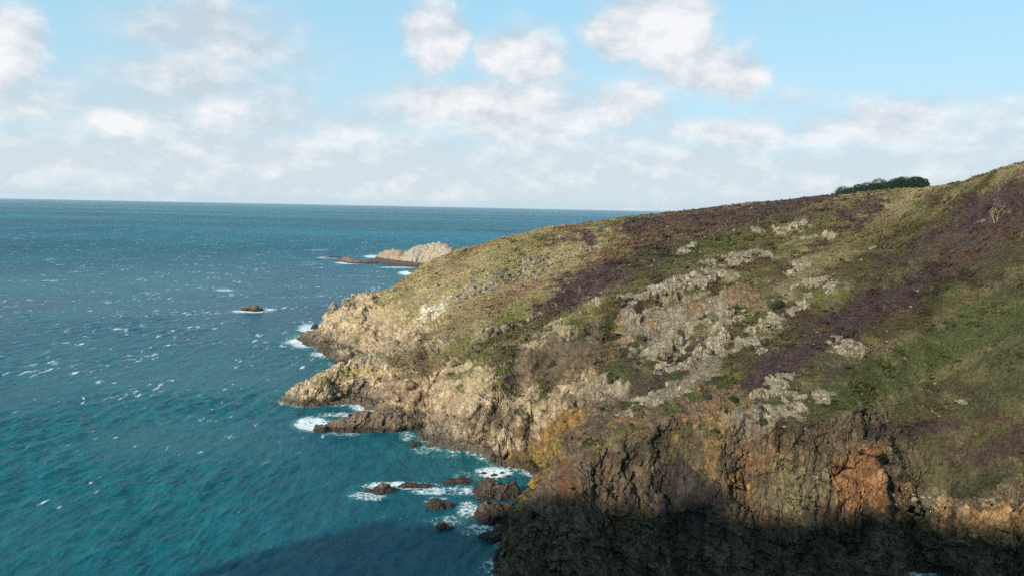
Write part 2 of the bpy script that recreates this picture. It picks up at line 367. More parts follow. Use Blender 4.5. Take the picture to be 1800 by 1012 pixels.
ww = np.zeros((len(g), 3)); wt_ = np.zeros(len(g))
for s in STEEP:
    w_ = 1/((g[:, 0]-s[0])**2+(g[:, 1]-s[1])**2+16)**1.6; wt_ += w_; ww += w_[:, None]*s[None, 2:5]
ww /= wt_[:, None]
KS, LH, LW = [ww[:, i].reshape(GXX.shape) for i in range(3)]
def bil(G, x, y):
    u = np.clip((x-GX0)/GS, 0, G.shape[1]-1.001); v = np.clip((y-GY0)/GS, 0, G.shape[0]-1.001)
    i = u.astype(int); j = v.astype(int); fu = u-i; fv = v-j
    return (G[j, i]*(1-fu)+G[j, i+1]*fu)*(1-fv)+(G[j+1, i]*(1-fu)+G[j+1, i+1]*fu)*fv
def smin(a, b, k):
    h = np.clip(0.5+0.5*(b-a)/k, 0, 1); return b*(1-h)+a*h - k*h*(1-h)
def base_height(x, y):
    x = np.asarray(x, float).ravel(); y = np.asarray(y, float).ravel()
    p = np.stack([x, y, np.zeros_like(x)], 1)
    near = np.clip(1.3-y/700, .5, 1)
    w1 = fbm(p/11, 3, 5); w2 = fbm(p/3.1, 2, 9)
    # gullies: ridged noise pulls the cliff line in and out
    gul = 1.15-2*np.sqrt(vnoise(p/15+7, 21)**2+.03); gul = np.clip(gul, -0.2, 1)
    sd = bil(SD, x, y) 
    amp = sstep(sd, -6, 5)
    s = sd + amp*np.where((x > 40) & (y < 200), .75, 1)*(3.2*w1 + 1.3*w2 - 2.6*np.clip(gul, 0, 1))*np.clip(sd/6+0.25, 0.15, 1)
    rib = (y < 205)*(x > -12)*(x < 135)*sstep(sd, 0, 6)*sstep(-sd, -40, -14)
    s = s + rib*(3.4*vnoise(p/np.array([7.5, 14, 1])+2, 23) + 1.6*np.round(2.2*vnoise(p/np.array([5, 5, 1]), 25))/2.2)
    top = bil(TOP, x, y)
    k = bil(KS, x, y); lh = bil(LH, x, y); lw = bil(LW, x, y)
    ledge = lh*(1-np.exp(-np.maximum(s, 0)/1.2)) + k*np.maximum(s-lw, 0)
    under = np.maximum(0.9*s, -7)
    cl = np.where(s > 0, ledge, under)
    z = smin(top, cl, 2.5) 
    return z, s, top

# polar grid round the viewpoint with samples spread along each profile, so that cliffs get as many as slopes
AZ = np.concatenate([np.linspace(-20.5, 36.2, 1250), np.linspace(36.6, 52, 60)])
NR = 1350
def build_profiles():
    X = np.zeros((len(AZ), NR)); Y = np.zeros_like(X); Z = np.zeros_like(X); S = np.zeros_like(X)
    rr = np.concatenate([np.arange(98, 330, 0.35), np.arange(330, 700, 0.9), np.arange(700, 1180, 3.0)])
    TT = np.zeros_like(X); ZZ = []; SS = []
    for i, a in enumerate(AZ):
        x = rr*math.sin(rad(a)); y = rr*math.cos(rad(a))
        z, s, top = base_height(x, y)
        dz = np.diff(z); dr = np.diff(rr); rm = rr[1:]
        wt = np.hypot(dr*0.5, dz)/rm + 0.02*dr/rm
        wt = wt*np.where(z[1:] < -1.5, 0.15, 1)*np.where(rm > 620, 0.25, 1)
        cum = np.concatenate([[0], np.cumsum(wt)])
        t = np.interp(np.linspace(0, cum[-1], NR), cum, rr)
        TT[i] = t; ZZ.append(z); SS.append(s)
    # keep neighbours in step: blur the sample radii across azimuth, then read the profiles there
    k = 41; ker = np.hanning(k+2)[1:-1]; ker /= ker.sum(); pad = np.pad(TT, ((k//2, k//2), (0, 0)), 'edge')
    TB = sum(ker[q]*pad[q:q+len(AZ)] for q in range(k))
    for i, a in enumerate(AZ):
        t = TB[i]; X[i] = t*math.sin(rad(a)); Y[i] = t*math.cos(rad(a)); Z[i] = np.interp(t, rr, ZZ[i]); S[i] = np.interp(t, rr, SS[i])
    return X, Y, Z, S
TX, TY, TZ, TS = build_profiles()
def normals(X, Y, Z):
    P = np.stack([X, Y, Z], 2)
    du = np.gradient(P, axis=0); dv = np.gradient(P, axis=1)
    n = np.cross(dv, du); n /= np.linalg.norm(n, axis=2, keepdims=True)+1e-9
    n *= np.sign(n[..., 2:3]+1e-6)
    return n
def project(P):
    d = P-np.array([0, 0, H]); zf = d@_f
    return 900+F*(d@_r)/zf, 506-F*(d@_u)/zf
N0 = normals(TX, TY, TZ)
VP = np.stack([TX, TY, TZ], 2).reshape(-1, 3); VN = N0.reshape(-1, 3); VS = TS.ravel()
PX, PY = project(VP)
slope = 1-VN[:, 2]

# patches of plants, soil and bare rock: image ellipses laid on the ground surface (px, py, rx, ry, tilt deg, kind, strength)
PATCH = [
    (1075, 482, 150, 26, 24, 'heather', 1), (1020, 505, 60, 22, 30, 'heather', .9), (1260, 384, 230, 20, 9, 'heather', .9), (1130, 415, 120, 20, 20, 'rust', .5), (1090, 440, 70, 12, 26, 'rust', .7),
    (1400, 625, 190, 30, 31, 'heather', 1), (1330, 660, 110, 26, 33, 'heather', .9), (1560, 540, 110, 20, 31, 'heather', .8), (1690, 450, 190, 32, 31, 'heather', .9), (1770, 390, 90, 26, 30, 'heather', .9), (1535, 372, 80, 24, 24, 'heather', .9),
    (1175, 650, 75, 14, 36, 'heather', .9), (1110, 690, 60, 10, 38, 'heather', .6), (1600, 752, 85, 16, 3, 'heather', 1), (1745, 800, 80, 24, 22, 'heather', .8), (1790, 740, 60, 16, 5, 'rust', .5),
    (1700, 380, 120, 20, 25, 'heather', .6), (1500, 640, 100, 14, 31, 'heather', .6), (1640, 560, 100, 12, 28, 'rust', .5), (1730, 430, 70, 16, 28, 'rust', .5),
    (875, 530, 80, 15, 25, 'pink', .8), (775, 478, 55, 14, 28, 'rust', .55), (830, 440, 80, 8, 22, 'rust', .5), (1000, 405, 60, 7, 10, 'rust', .7), (940, 430, 60, 14, 20, 'olive', .7),
    (905, 550, 36, 10, 42, 'green', 1), (800, 618, 40, 13, 32, 'green', 1), (876, 660, 32, 14, 34, 'green', 1), (996, 562, 22, 14, 20, 'green', .7), (1205, 722, 36, 52, -10, 'deepgreen', 1), (1045, 768, 42, 9, 36, 'deepgreen', 1), (1200, 800, 80, 8, 0, 'deepgreen', .5),
    (1285, 668, 28, 12, 30, 'green', .7), (1450, 520, 34, 11, 10, 'green', .8), (1305, 575, 16, 12, 30, 'green', .6), (1690, 590, 190, 60, 22, 'deepgreen', .55), (1610, 640, 120, 40, 25, 'deepgreen', .4), (1620, 830, 70, 40, -15, 'deepgreen', .6), (1500, 690, 90, 22, 15, 'deepgreen', .35), (1750, 690, 90, 30, 20, 'deepgreen', .4),
    (1240, 430, 130, 26, 18, 'deepgreen', .35), (1350, 410, 80, 22, 20, 'olive', .5),
    (1600, 345, 62, 16, 22, 'straw', .9), (1575, 365, 40, 16, 30, 'straw', .6), (1790, 298, 40, 14, 15, 'straw', .9), (1500, 430, 200, 18, 32, 'straw', .28), (1400, 500, 60, 14, 35, 'straw', .6), (1760, 500, 100, 10, 30, 'straw', .35), (1650, 660, 150, 10, 25, 'straw', .3), (1560, 610, 90, 10, 20, 'straw', .3),
    (850, 572, 110, 20, 27, 'straw', .6), (770, 600, 60, 12, 30, 'taupe', .7), (655, 525, 50, 12, 15, 'straw', .7), (720, 505, 60, 12, 25, 'straw', .5), (960, 470, 120, 18, 25, 'straw', .4), (900, 600, 50, 8, 25, 'straw', .5),
    (1000, 612, 120, 12, 31, 'darkgreen', .9), (1060, 575, 70, 10, 33, 'darkgreen', .9), (1690, 868, 120, 14, 24, 'darkgreen', .9), (1365, 532, 13, 14, 0, 'darkgreen', 1), (1150, 610, 110, 8, 30, 'darkgreen', .7),
    (1655, 420, 150, 22, 28, 'heather', .7), (1745, 350, 70, 20, 26, 'heather', .7), (1790, 330, 40, 12, 20, 'heather', .6), (1320, 385, 170, 22, 9, 'heather', .6), (1480, 580, 120, 14, 30, 'heather', .5), (1230, 410, 90, 14, 16, 'rust', .5), (1010, 520, 90, 16, 28, 'heather', .7), (1740, 470, 80, 12, 28, 'heather', .5),
    # bare rock
    (575, 680, 85, 34, 12, 'tan', 1), (650, 650, 50, 18, 0, 'tan', .8),
    (1165, 512, 85, 12, 15, 'pale', 1), (1235, 492, 50, 15, 15, 'pale', 1), (1300, 458, 40, 10, 8, 'pale', .9), (1205, 440, 26, 6, 20, 'pale', .7), (1170, 560, 92, 30, 14, 'grey', 1), (1160, 600, 40, 22, 40, 'grey', .8), (1240, 540, 70, 22, 15, 'grey', .8), (1300, 520, 36, 18, 10, 'brownrock', .8),
    (1180, 605, 42, 22, 45, 'pale', .9), (1270, 575, 26, 40, -30, 'pale', .9), (1250, 615, 40, 14, 30, 'pale', .9), (1320, 600, 50, 14, 28, 'pale', .7), (1405, 470, 26, 12, 38, 'pale', 1), (1430, 498, 26, 10, 20, 'pale', .9), (1405, 535, 24, 10, 40, 'pale', .9), (1460, 508, 16, 10, 0, 'pale', .8),
    (1497, 614, 32, 15, -12, 'pale', 1), (1440, 420, 30, 6, 5, 'pale', .5), (1360, 560, 30, 10, 20, 'pale', .7), (1380, 405, 40, 7, 5, 'pale', .45),
    (860, 500, 90, 13, 27, 'pale', .75), (930, 480, 50, 12, 20, 'pale', .7), (760, 548, 34, 10, 36, 'white', 1), (980, 462, 60, 7, 18, 'pale', .7), (745, 520, 40, 9, 25, 'pale', .6), (880, 580, 90, 8, 24, 'pale', .6), (1035, 545, 40, 10, 30, 'pale', .5), (1340, 690, 40, 16, 30, 'pale', .7), (1400, 730, 46, 12, -20, 'pale', .15),
    (590, 555, 36, 46, 0, 'tan', 1), (660, 560, 60, 30, -20, 'tan', .8), (690, 595, 70, 24, 0, 'tan', .8), (960, 600, 60, 20, 20, 'tan', .5), (1240, 650, 50, 12, 35, 'grey', .6), (1180, 690, 60, 12, 20, 'grey', .5),
    (840, 690, 90, 45, 0, 'tan', .6), (930, 640, 60, 40, 20, 'umber', .8), (1010, 640, 60, 30, 20, 'umber', .8), (1020, 700, 40, 20, 20, 'grey', .6),
    # lichens, bare soil and near-black areas on the rock
    (605, 660, 60, 10, 20, 'yellow', .55), (660, 655, 40, 12, 0, 'yellow', .4), (715, 645, 16, 16, 0, 'yellow', .4), (1085, 565, 10, 22, 0, 'orange', .8), (1150, 565, 14, 8, 0, 'orange', .6), (1225, 545, 22, 9, 0, 'orange', .8), (1085, 620, 14, 26, 0, 'orange', .5), (1040, 650, 16, 14, 0, 'orange', .5),
    (1000, 730, 80, 26, 20, 'pale', .35), (1040, 690, 60, 14, 30, 'pale', .4), (1130, 735, 90, 26, 0, 'umber', .9), (1150, 700, 70, 14, 20, 'pale', .35), (1250, 720, 60, 30, 0, 'brownrock', .7), (1330, 745, 70, 26, 10, 'grey', .8), (1380, 715, 70, 20, 10, 'pale', .15), (1000, 790, 80, 50, 20, 'umber', .9), (930, 820, 34, 70, 0, 'umber', 1), (925, 790, 24, 40, 30, 'umber', .8), (930, 900, 70, 60, 0, 'umber', 1), (560, 600, 50, 20, 0, 'umber', .5), (700, 610, 60, 12, -30, 'umber', .4), (760, 640, 60, 14, 20, 'umber', .45), (850, 740, 80, 20, 0, 'umber', .5), (690, 690, 70, 18, 0, 'umber', .4), (1140, 392, 110, 12, 12, 'heather', .8), (1380, 360, 130, 10, 10, 'heather', .9), (700, 545, 50, 16, 20, 'straw', .5),
    (985, 752, 46, 24, 10, 'orange', .85), (940, 790, 40, 20, 40, 'orange', .6), (1100, 745, 26, 14, 0, 'orange', .6), (1190, 765, 10, 14, 0, 'orange', .9), (1150, 805, 30, 12, 20, 'orange', .5), (1250, 800, 14, 56, 0, 'orange', .6), (1295, 846, 28, 18, -10, 'orange', .9), (1270, 750, 16, 30, 0, 'orange', .5),
    (918, 836, 26, 44, 15, 'gold', 1), (960, 800, 30, 20, 30, 'gold', .6), (1320, 870, 12, 30, -15, 'orange', .5), (1000, 850, 12, 40, 0, 'rustrock', .6), (1508, 842, 54, 62, 0, 'clay', 1), (1350, 800, 50, 34, 0, 'brownrock', .9), (1385, 860, 60, 40, 0, 'sage', .7), (1590, 860, 24, 36, -20, 'brownrock', .7), (1750, 920, 80, 36, -12, 'tanrock', 1), (1650, 880, 60, 16, -20, 'grey', .4),
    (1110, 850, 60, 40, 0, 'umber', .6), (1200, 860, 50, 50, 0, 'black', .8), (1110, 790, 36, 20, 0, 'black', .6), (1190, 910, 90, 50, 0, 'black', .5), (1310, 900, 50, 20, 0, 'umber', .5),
]
COLS = {  # albedo, is it rock
    'heather': ((0.058, 0.036, 0.038), 0), 'rust': ((0.12, 0.068, 0.04), 0), 'pink': ((0.21, 0.12, 0.085), 0), 'olive': ((0.13, 0.115, 0.035), 0), 'green': ((0.13, 0.15, 0.03), 0), 'deepgreen': ((0.062, 0.082, 0.022), 0),
    'darkgreen': ((0.045, 0.048, 0.020), 0), 'straw': ((0.27, 0.22, 0.115), 0), 'taupe': ((0.17, 0.12, 0.08), 0),
    'pale': ((0.30, 0.265, 0.19), 1), 'white': ((0.60, 0.55, 0.44), 1), 'grey': ((0.24, 0.205, 0.155), 1), 'brownrock': ((0.20, 0.125, 0.065), 1), 'tan': ((0.53, 0.43, 0.29), 1), 'umber': ((0.135, 0.098, 0.068), 1),
    'yellow': ((0.40, 0.31, 0.09), 1), 'orange': ((0.24, 0.15, 0.048), 1), 'gold': ((0.26, 0.18, 0.03), 1), 'rustrock': ((0.16, 0.07, 0.03), 1), 'clay': ((0.27, 0.145, 0.065), 1), 'sage': ((0.19, 0.175, 0.09), 1), 'tanrock': ((0.38, 0.25, 0.12), 1), 'black': ((0.030, 0.028, 0.028), 1)}
def colour_land(P, N, S, px, py):
    n1 = fbm(P/9, 4, 31); n2 = fbm(P/2.6, 3, 37); n3 = fbm(P/34, 3, 41)
    st = (P*np.array([[1, .35, 1]]))/6; n4 = fbm(st, 3, 43)
    nw = fbm(P/5, 3, 47); nf = fbm(P/1.1, 3, 49)
    Pb = P@np.array([[.92, .1, .38], [-.2, .95, .2], [-.34, -.25, .9]])+.5*np.stack([n2, nw, n2], 1); _, _, bh = blocks(Pb, (4.2, 3.8, 4.6), 53)
    far = sstep(P[:, 1], 240, 380)[:, None]; shade_tint = (1-.30*sstep(P[:, 0]+.25*(330-P[:, 1]), 20, 75)*(1-sstep(P[:, 1], 330, 520)))[:, None]  # near right slope: weaker light put into the colours as a darker tone
    olive = np.array([0.115, 0.10, 0.035]); straw = np.array([0.24, 0.20, 0.095]); brown = np.array([0.085, 0.055, 0.035]); green = np.array([0.06, 0.075, 0.022])
    c = olive*(1-sstep(n1, -.1, .5))[:, None] + straw*sstep(n1, -.1, .5)[:, None]
    a = sstep(n4, 0.0, 0.45)[:, None]; c = c*(1-a)+brown*a
    a = sstep(n3+.4*n2, 0.05, 0.5)[:, None]*.7; c = c*(1-a)+green*a
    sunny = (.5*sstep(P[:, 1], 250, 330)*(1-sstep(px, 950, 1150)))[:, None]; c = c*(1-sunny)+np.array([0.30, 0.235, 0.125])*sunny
    c = c*(1+0.35*far)*shade_tint*(.82+.18*far)
    # slope rock
    sl = 1-N[:, 2]
    rock = sstep(sl+0.10*n1+0.12*n2, 0.34, 0.50)
    rock = np.maximum(rock, sstep(6.5+2.5*n1-P[:, 2], 0, 2.0)*(P[:, 1] < 700))
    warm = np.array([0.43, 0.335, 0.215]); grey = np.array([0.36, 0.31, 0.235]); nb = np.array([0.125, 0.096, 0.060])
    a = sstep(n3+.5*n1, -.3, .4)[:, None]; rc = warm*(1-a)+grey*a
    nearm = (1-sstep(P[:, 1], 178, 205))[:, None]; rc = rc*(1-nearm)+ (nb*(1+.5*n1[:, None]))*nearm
    dk = (sstep(n4+.4*n2, .1, .5)*.55)[:, None]; rc = rc*(1-dk)+rc*.4*dk
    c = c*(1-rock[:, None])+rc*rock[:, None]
    for (x0, y0, rx, ry, tl, kind, strength) in PATCH:
        m0 = (np.abs(px-x0) < rx*3.2+60) & (np.abs(py-y0) < max(ry, rx)*3.2+60)
        if kind in ('straw',) or True: m0 &= (P[:, 1] < 620)
        idx = np.nonzero(m0)[0]
        if not len(idx): continue
        t = rad(tl); dx = px[idx]-x0; dy = -(py[idx]-y0)
        u = (dx*math.cos(t)+dy*math.sin(t))/rx; v = (-dx*math.sin(t)+dy*math.cos(t))/ry
        cc, isr = COLS[kind]
        uu = u+1.1*n4[idx]+.5*n1[idx]; vv = v+.7*n1[idx]+.6*nw[idx]
        d = np.sqrt(uu*uu+vv*vv) + 0.6*nw[idx]+0.7*n2[idx]+.5*nf[idx]
        soft = 0.12 if isr else 0.45
        a = (1-sstep(d, 1-soft, 1+soft))*strength
        if kind in ('orange', 'yellow', 'gold'):
            a = (1-sstep(np.sqrt(u*u+v*v)+1.0*n2[idx]+1.1*nf[idx]+.9*nw[idx]+.6*n4[idx], .75, 1.15))*strength*sstep(rock[idx], .3, .8); isr = rock[idx]
        if kind == 'clay': a = (1-sstep(np.maximum(np.abs(u+.12*v), np.abs(v))+.35*nw[idx]+.25*n2[idx]+.25*np.maximum(-u, 0), .85, 1.0))*strength*(.75+.25*sstep(n2[idx]+nf[idx], -.3, .3))
        if kind in ('pale', 'white'):
            a = (1-sstep(d, .95, 1.05))*np.where(bh[idx]+.25*nf[idx] < .40+.45*strength, 1, 0)
        elif not isinstance(isr, np.ndarray) and isr == 0: a = a*(.62+.38*sstep(nf[idx]+.5*n2[idx], -.35, .15))
        c[idx] = c[idx]*(1-a[:, None])+np.array(cc)*a[:, None]*(1 if COLS[kind][1] else .35+.65*shade_tint[idx])
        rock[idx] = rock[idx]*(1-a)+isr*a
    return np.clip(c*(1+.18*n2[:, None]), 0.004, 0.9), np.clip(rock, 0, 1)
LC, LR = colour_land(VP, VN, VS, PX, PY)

def displace(P, N, rock):
    d = np.zeros(len(P), np.float32)
    ix = np.nonzero((rock > 0.02) & (P[:, 1] < 720) & (P[:, 2] > -3))[0]
    q = P[ix].copy(); q += 1.0*np.stack([vnoise(q/7, 61), vnoise(q/7, 62), vnoise(q/7, 63)], 1)
    R1 = np.array([[.92, .1, .38], [-.2, .95, .2], [-.34, -.25, .9]])
    qs = (q@R1)*np.array([1, 1, .5])
    qs = q@R1; qa = qs + .8*np.stack([vnoise(q/2.2, 65), vnoise(q/2.2, 66), vnoise(q/2.2, 67)], 1)
    o1, e1, _ = blocks(qa, (3.6, 3.0, 5.5), 71); o2, e2, _ = blocks(qs@np.array([[.8, .6, 0], [-.6, .8, 0], [0, 0, 1]]), (1.5, 1.2, 2.1), 77); o3, e3, _ = blocks(q, (.65, .6, .8), 79); o4, e4 = facets(qs/8.5, 83); o5, e5 = facets(qs/np.array([13, 9, 15]), 87); o6, _, _ = blocks(qa, (7, 5.5, 9), 89)
    r = rock[ix]
    steep = sstep(1-N[ix, 2], .15, .5)
    far = np.clip(P[ix, 1]/230, .8, 1.6)
    a = (.62*o1 + .55*o4*steep)*(.45+.55*steep)*far + .30*o2*far + .12*o3 + .35*fbm(q/3.5, 4, 64) + .2 + np.where((P[ix, 0] < -50) & (P[ix, 1] < 318), .25, .5+.5*sstep(P[ix, 1], 190, 260))*(1.5*o5 + .7*o6)
    d[ix] = a*sstep(r, 0.02, .7) + .35*r
    iv = np.nonzero(rock < 0.98)[0]
    v = .9*np.abs(fbm(P[iv]/np.array([4.5, 3.2, 4]), 3, 81)) + .55*sstep(vnoise(P[iv]/1.7, 85), .1, .7) + .26*np.abs(vnoise(P[iv]/.8, 83))
    d[iv] += v*(1-rock[iv])
    return d
DD = displace(VP, VN, LR)
HN = VN.copy(); 
VP2 = VP + HN*DD[:, None]
na, nr = TX.shape
ids = np.arange(na*nr).reshape(na, nr)
Q = np.stack([ids[:-1, :-1], ids[:-1, 1:], ids[1:, 1:], ids[1:, :-1]], 2).reshape(-1, 4)
zmax = VP2[Q, 2].max(1)
Q = Q[zmax > -4.5]
used = np.zeros(na*nr, bool); used[Q.ravel()] = True
remap = np.cumsum(used)-1
LAND_MAT = land_material()
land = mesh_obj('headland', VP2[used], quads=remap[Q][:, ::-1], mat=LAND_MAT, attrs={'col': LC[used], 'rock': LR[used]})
tag(land, 'rugged headland of heather, grass and bare cliffs running down to the sea', 'headland', kind='structure')
print('land verts', used.sum())

# the hill added unseen behind the viewpoint, crest shaped to shade the near cliffs
def add_shade_hill():
    crest = np.array([(-166, 20, 76), (-155, 23, 85), (-140, 28, 94), (-66, -26, 123), (-40, -44, 130), (40, -110, 152), (160, -190, 165), (400, -300, 150)], float)
    ux = np.arange(-420, 620, 5.0); uy = np.arange(-520, 90, 5.0); XX, YY = np.meshgrid(ux, uy)
    gg = np.stack([XX.ravel(), YY.ravel()], 1); best = np.full(len(gg), -99.)
    for i in range(len(crest)-1):
        a, b_ = crest[i], crest[i+1]; ab = (b_-a)[:2]
        for t in np.linspace(0, 1, 12):
            c_ = a+(b_-a)*t; d = np.hypot(gg[:, 0]-c_[0], gg[:, 1]-c_[1])
            back = (gg[:, 0]-c_[0])*(-LX)+(gg[:, 1]-c_[1])*(-LY)
            lat = np.abs((gg[:, 0]-c_[0])*LY-(gg[:, 1]-c_[1])*LX); best = np.maximum(best, c_[2]-np.where(back > 0, 0.40*back+1.7*lat, 1.9*d))
    p = np.stack([gg[:, 0], gg[:, 1], best], 1)
    best += 7.5*fbm(p/11, 6, 91, gain=.6)*sstep(best, 0, 20)
    v = np.stack([gg[:, 0], gg[:, 1], np.maximum(best, -8)], 1)
    dc = np.hypot(v[:, 0], v[:, 1]); lim = 55+dc*1.1
    v[:, 2] = np.where(v[:, 1] > -40, np.minimum(v[:, 2], np.where(dc < 60, -6, v[:, 2])), v[:, 2])
    nx, ny = len(ux), len(uy); idd = np.arange(nx*ny).reshape(ny, nx)
    q = np.stack([idd[:-1, :-1], idd[:-1, 1:], idd[1:, 1:], idd[1:, :-1]], 2).reshape(-1, 4)
    q = q[v[q, 2].max(1) > -6]
    n = len(v)
    o = mesh_obj('shade_hill', v, quads=q, mat=LAND_MAT, attrs={'col': np.tile([[.12, .11, .05]], (n, 1)), 'rock': np.full(n, .4)})
    tag(o, kind='structure')
add_shade_hill()

# ------------------------------------------------------------------ rocks
def unit_sphere(n):
    v = []; q = []
    dirs = [((1, 0, 0), (0, 1, 0), (0, 0, 1)), ((-1, 0, 0), (0, -1, 0), (0, 0, 1)), ((0, 1, 0), (-1, 0, 0), (0, 0, 1)), ((0, -1, 0), (1, 0, 0), (0, 0, 1)), ((0, 0, 1), (1, 0, 0), (0, 1, 0)), ((0, 0, -1), (1, 0, 0), (0, -1, 0))]
    t = np.tan(np.linspace(-math.pi/4, math.pi/4, n+1))
    allv = []; k = 0
    for c, a, b_ in dirs:
        U, V = np.meshgrid(t, t); P = np.array(c)[None, None]+U[..., None]*np.array(a)+V[..., None]*np.array(b_)
        allv.append(P.reshape(-1, 3)); idd = np.arange((n+1)**2).reshape(n+1, n+1)+k; k += (n+1)**2
        q.append(np.stack([idd[:-1, :-1], idd[:-1, 1:], idd[1:, 1:], idd[1:, :-1]], 2).reshape(-1, 4))
    v = np.concatenate(allv); v /= np.linalg.norm(v, axis=1, keepdims=True); q = np.concatenate(q)
    key = np.round(v*1e5).astype(np.int64); _, first, inv = np.unique(key, axis=0, return_index=True, return_inverse=True)
    return v[first], inv.ravel()[q]
SPH = {n: unit_sphere(n) for n in (6, 10, 24, 44, 80)}
def chisel(n, seed, nplanes=16, dims=(1, 1, 1), lo=.62, detail=.1, cell=.5, sharp=True):
    rng = np.random.RandomState(seed); v, q = SPH[n]
    r = np.full(len(v), 1.0)
    for k in range(nplanes):
        nn = rng.normal(size=3); nn[2] *= .8; nn /= np.linalg.norm(nn); h = rng.uniform(lo, 1.0)
        dt = v@nn; r = np.where(dt > .05, np.minimum(r, h/np.maximum(dt, .05)), r)
    p = v*r[:, None]*np.array(dims)
    s = float(np.mean(dims)); pp = p/s + seed*3.1
    pq = pp@np.array([[.9, .1, .42], [-.2, .95, .2], [-.38, -.25, .88]])
    o, e, _ = blocks(pq, (cell, cell*.8, cell*1.1), seed+3); o2, e2, _ = blocks(pq+3, (cell*.4, cell*.36, cell*.45), seed+9)
    dd = detail*(o - .4*(1-sstep(e, 0, .1)) + .45*o2) + detail*.5*fbm(pp*3, 3, seed)
    nrm = v/np.array(dims); nrm /= np.linalg.norm(nrm, axis=1, keepdims=True)
    return p + nrm*dd[:, None]*s, q
def rotz(v, a):
    c, s = math.cos(a), math.sin(a); return v@np.array([[c, s, 0], [-s, c, 0], [0, 0, 1]])
def rock(name, lumps, loc, m_, label=None, cat='rock', group=None, kind=None):
    """lumps: (n, seed, dims, offset, rotation about z, tilt)"""
    V = []; Qs = []; k = 0
    for (n, seed, dims, off, rz, tilt) in lumps:
        v, q = chisel(n, seed, dims=dims, detail=.09, cell=.42)
        ct, st = math.cos(tilt), math.sin(tilt); v = v@np.array([[ct, 0, -st], [0, 1, 0], [st, 0, ct]])
        v = rotz(v, rz)+np.array(off); V.append(v); Qs.append(q+k); k += len(v)
    V = np.concatenate(V); Qs = np.concatenate(Qs)
    o = mesh_obj(name, V, quads=Qs, mat=m_, loc=loc)
    return tag(o, label, cat, group, kind)
M_WET = rock_material('dark_sea_rock', (0.065, 0.047, 0.034), (0.155, 0.112, 0.08), 2.2)
M_BROWN = rock_material('brown_reef_rock', (0.13, 0.09, 0.06), (0.30, 0.22, 0.15), 1.5)
M_PALE = rock_material('pale_island_granite', (0.38, 0.30, 0.21), (0.60, 0.51, 0.39), 5.0)
M_TANISH = rock_material('tan_island_granite', (0.32, 0.24, 0.16), (0.53, 0.43, 0.31), 5.0)
M_OUT = rock_material('pale_hillside_rock', (0.22, 0.19, 0.135), (0.40, 0.355, 0.26), -5.0, lichen=(0.24, 0.21, 0.11))

def sea_rock(px, py, w_px, h_px, seed, m_, label, name='sea_rock', lumps=None, depth=0.6, sub=44, group=None):
    """waterline centre pixel, width and height in pixels of the photograph"""
    x, y = water(px, py); s = y/F; L = w_px*s/2; Hh = h_px*s*1.05
    if lumps is None: lumps = [(0, 0, 1, 1)]
    ls = []
    for i, (dx, dy, fl, fh) in enumerate(lumps):
        ls.append((sub, seed+i*7, (L*fl, max(L*fl*depth, Hh*fh), Hh*fh*1.08), (dx*L, dy*L, 0.0), 0.12*((seed+i) % 5-2), 0.05*((seed*3+i) % 3-1)))
    y += L*lumps[0][2]*depth*0.5
    return rock(name, ls, (x, y, 0), m_, label, 'rock', group)
sea_rock(441, 546, 46, 10, 11, M_BROWN, 'low brown rock alone in open water, ringed by white surf', lumps=[(-.3, 0, .62, .8), (.35, 0, .6, 1.1)])
sea_rock(648, 757, 205, 26, 23, M_BROWN, 'long brown reef with a dark wet top below the lichen covered point', lumps=[(-.12, .04, .5, 1.0), (.3, .10, .52, 1.1), (-.5, 0, .40, .72), (.72, .18, .36, .9)], depth=.30, sub=80)
sea_rock(562, 759, 40, 11, 31, M_BROWN, 'small domed dark rock at the seaward end of the long reef', lumps=[(0, 0, 1, 1)])
sea_rock(668, 866, 56, 14, 37, M_BROWN, 'brown humped rock at the seaward end of the surf line', lumps=[(0, 0, .8, 1), (.6, .1, .6, .6), (-.75, 0, .4, .3)])
sea_rock(730, 857, 70, 8, 41, M_WET, 'thin low dark rock ledge trailing behind the brown humped rock in surf', lumps=[(-.5, 0, .5, 1), (0, .05, .5, .8), (.55, .1, .5, .9)], depth=.3)
sea_rock(803, 850, 60, 11, 43, M_WET, 'flat dark rock slab in white water beside the large boulders', lumps=[(-.3, 0, .65, .8), (.35, .1, .62, 1)], depth=.4)
sea_rock(770, 893, 50, 15, 47, M_WET, 'rounded brown boulder with a sunlit face standing alone in the cove water', lumps=[(-.15, 0, .85, 1), (.75, .1, .4, .6)])
sea_rock(780, 930, 40, 9, 53, M_WET, 'small black rock in shaded water beneath the rounded brown boulder', lumps=[(-.2, 0, .7, 1), (.5, .1, .5, .6)])
sea_rock(727, 783, 26, 7, 57, M_BROWN, 'small brown rock just off the foot of the sunlit cliff', lumps=[(-.2, 0, .8, 1), (.6, .1, .5, .8)])
sea_rock(862, 880, 86, 27, 61, M_WET, 'large dark boulder, upper one of the pair against the near cliff', lumps=[(0, .2, .95, 1), (.6, .3, .7, 1)], depth=.7, sub=80)
sea_rock(858, 917, 88, 27, 67, M_WET, 'large black boulder at the water in front of the upper dark boulder', lumps=[(0, 0, .9, 1), (.6, .2, .8, 1.1)], depth=.7, sub=80)
sea_rock(862, 950, 54, 17, 71, M_WET, 'low black rock in shade at the foot of the near cliff', lumps=[(0, 0, .9, 1), (.7, .2, .8, 1.3)], depth=.7)
sea_rock(606, 641, 44, 12, 73, M_WET, 'blunt dark rock block in the narrow inlet between headland and lichen point', lumps=[(-.3, 0, .7, .7), (.45, .1, .55, 1.2)], depth=.5)
sea_rock(553, 578, 14, 8, 75, M_WET, 'small black rock in surf at the outer corner of the pale headland', lumps=[(0, 0, 1, 1)])
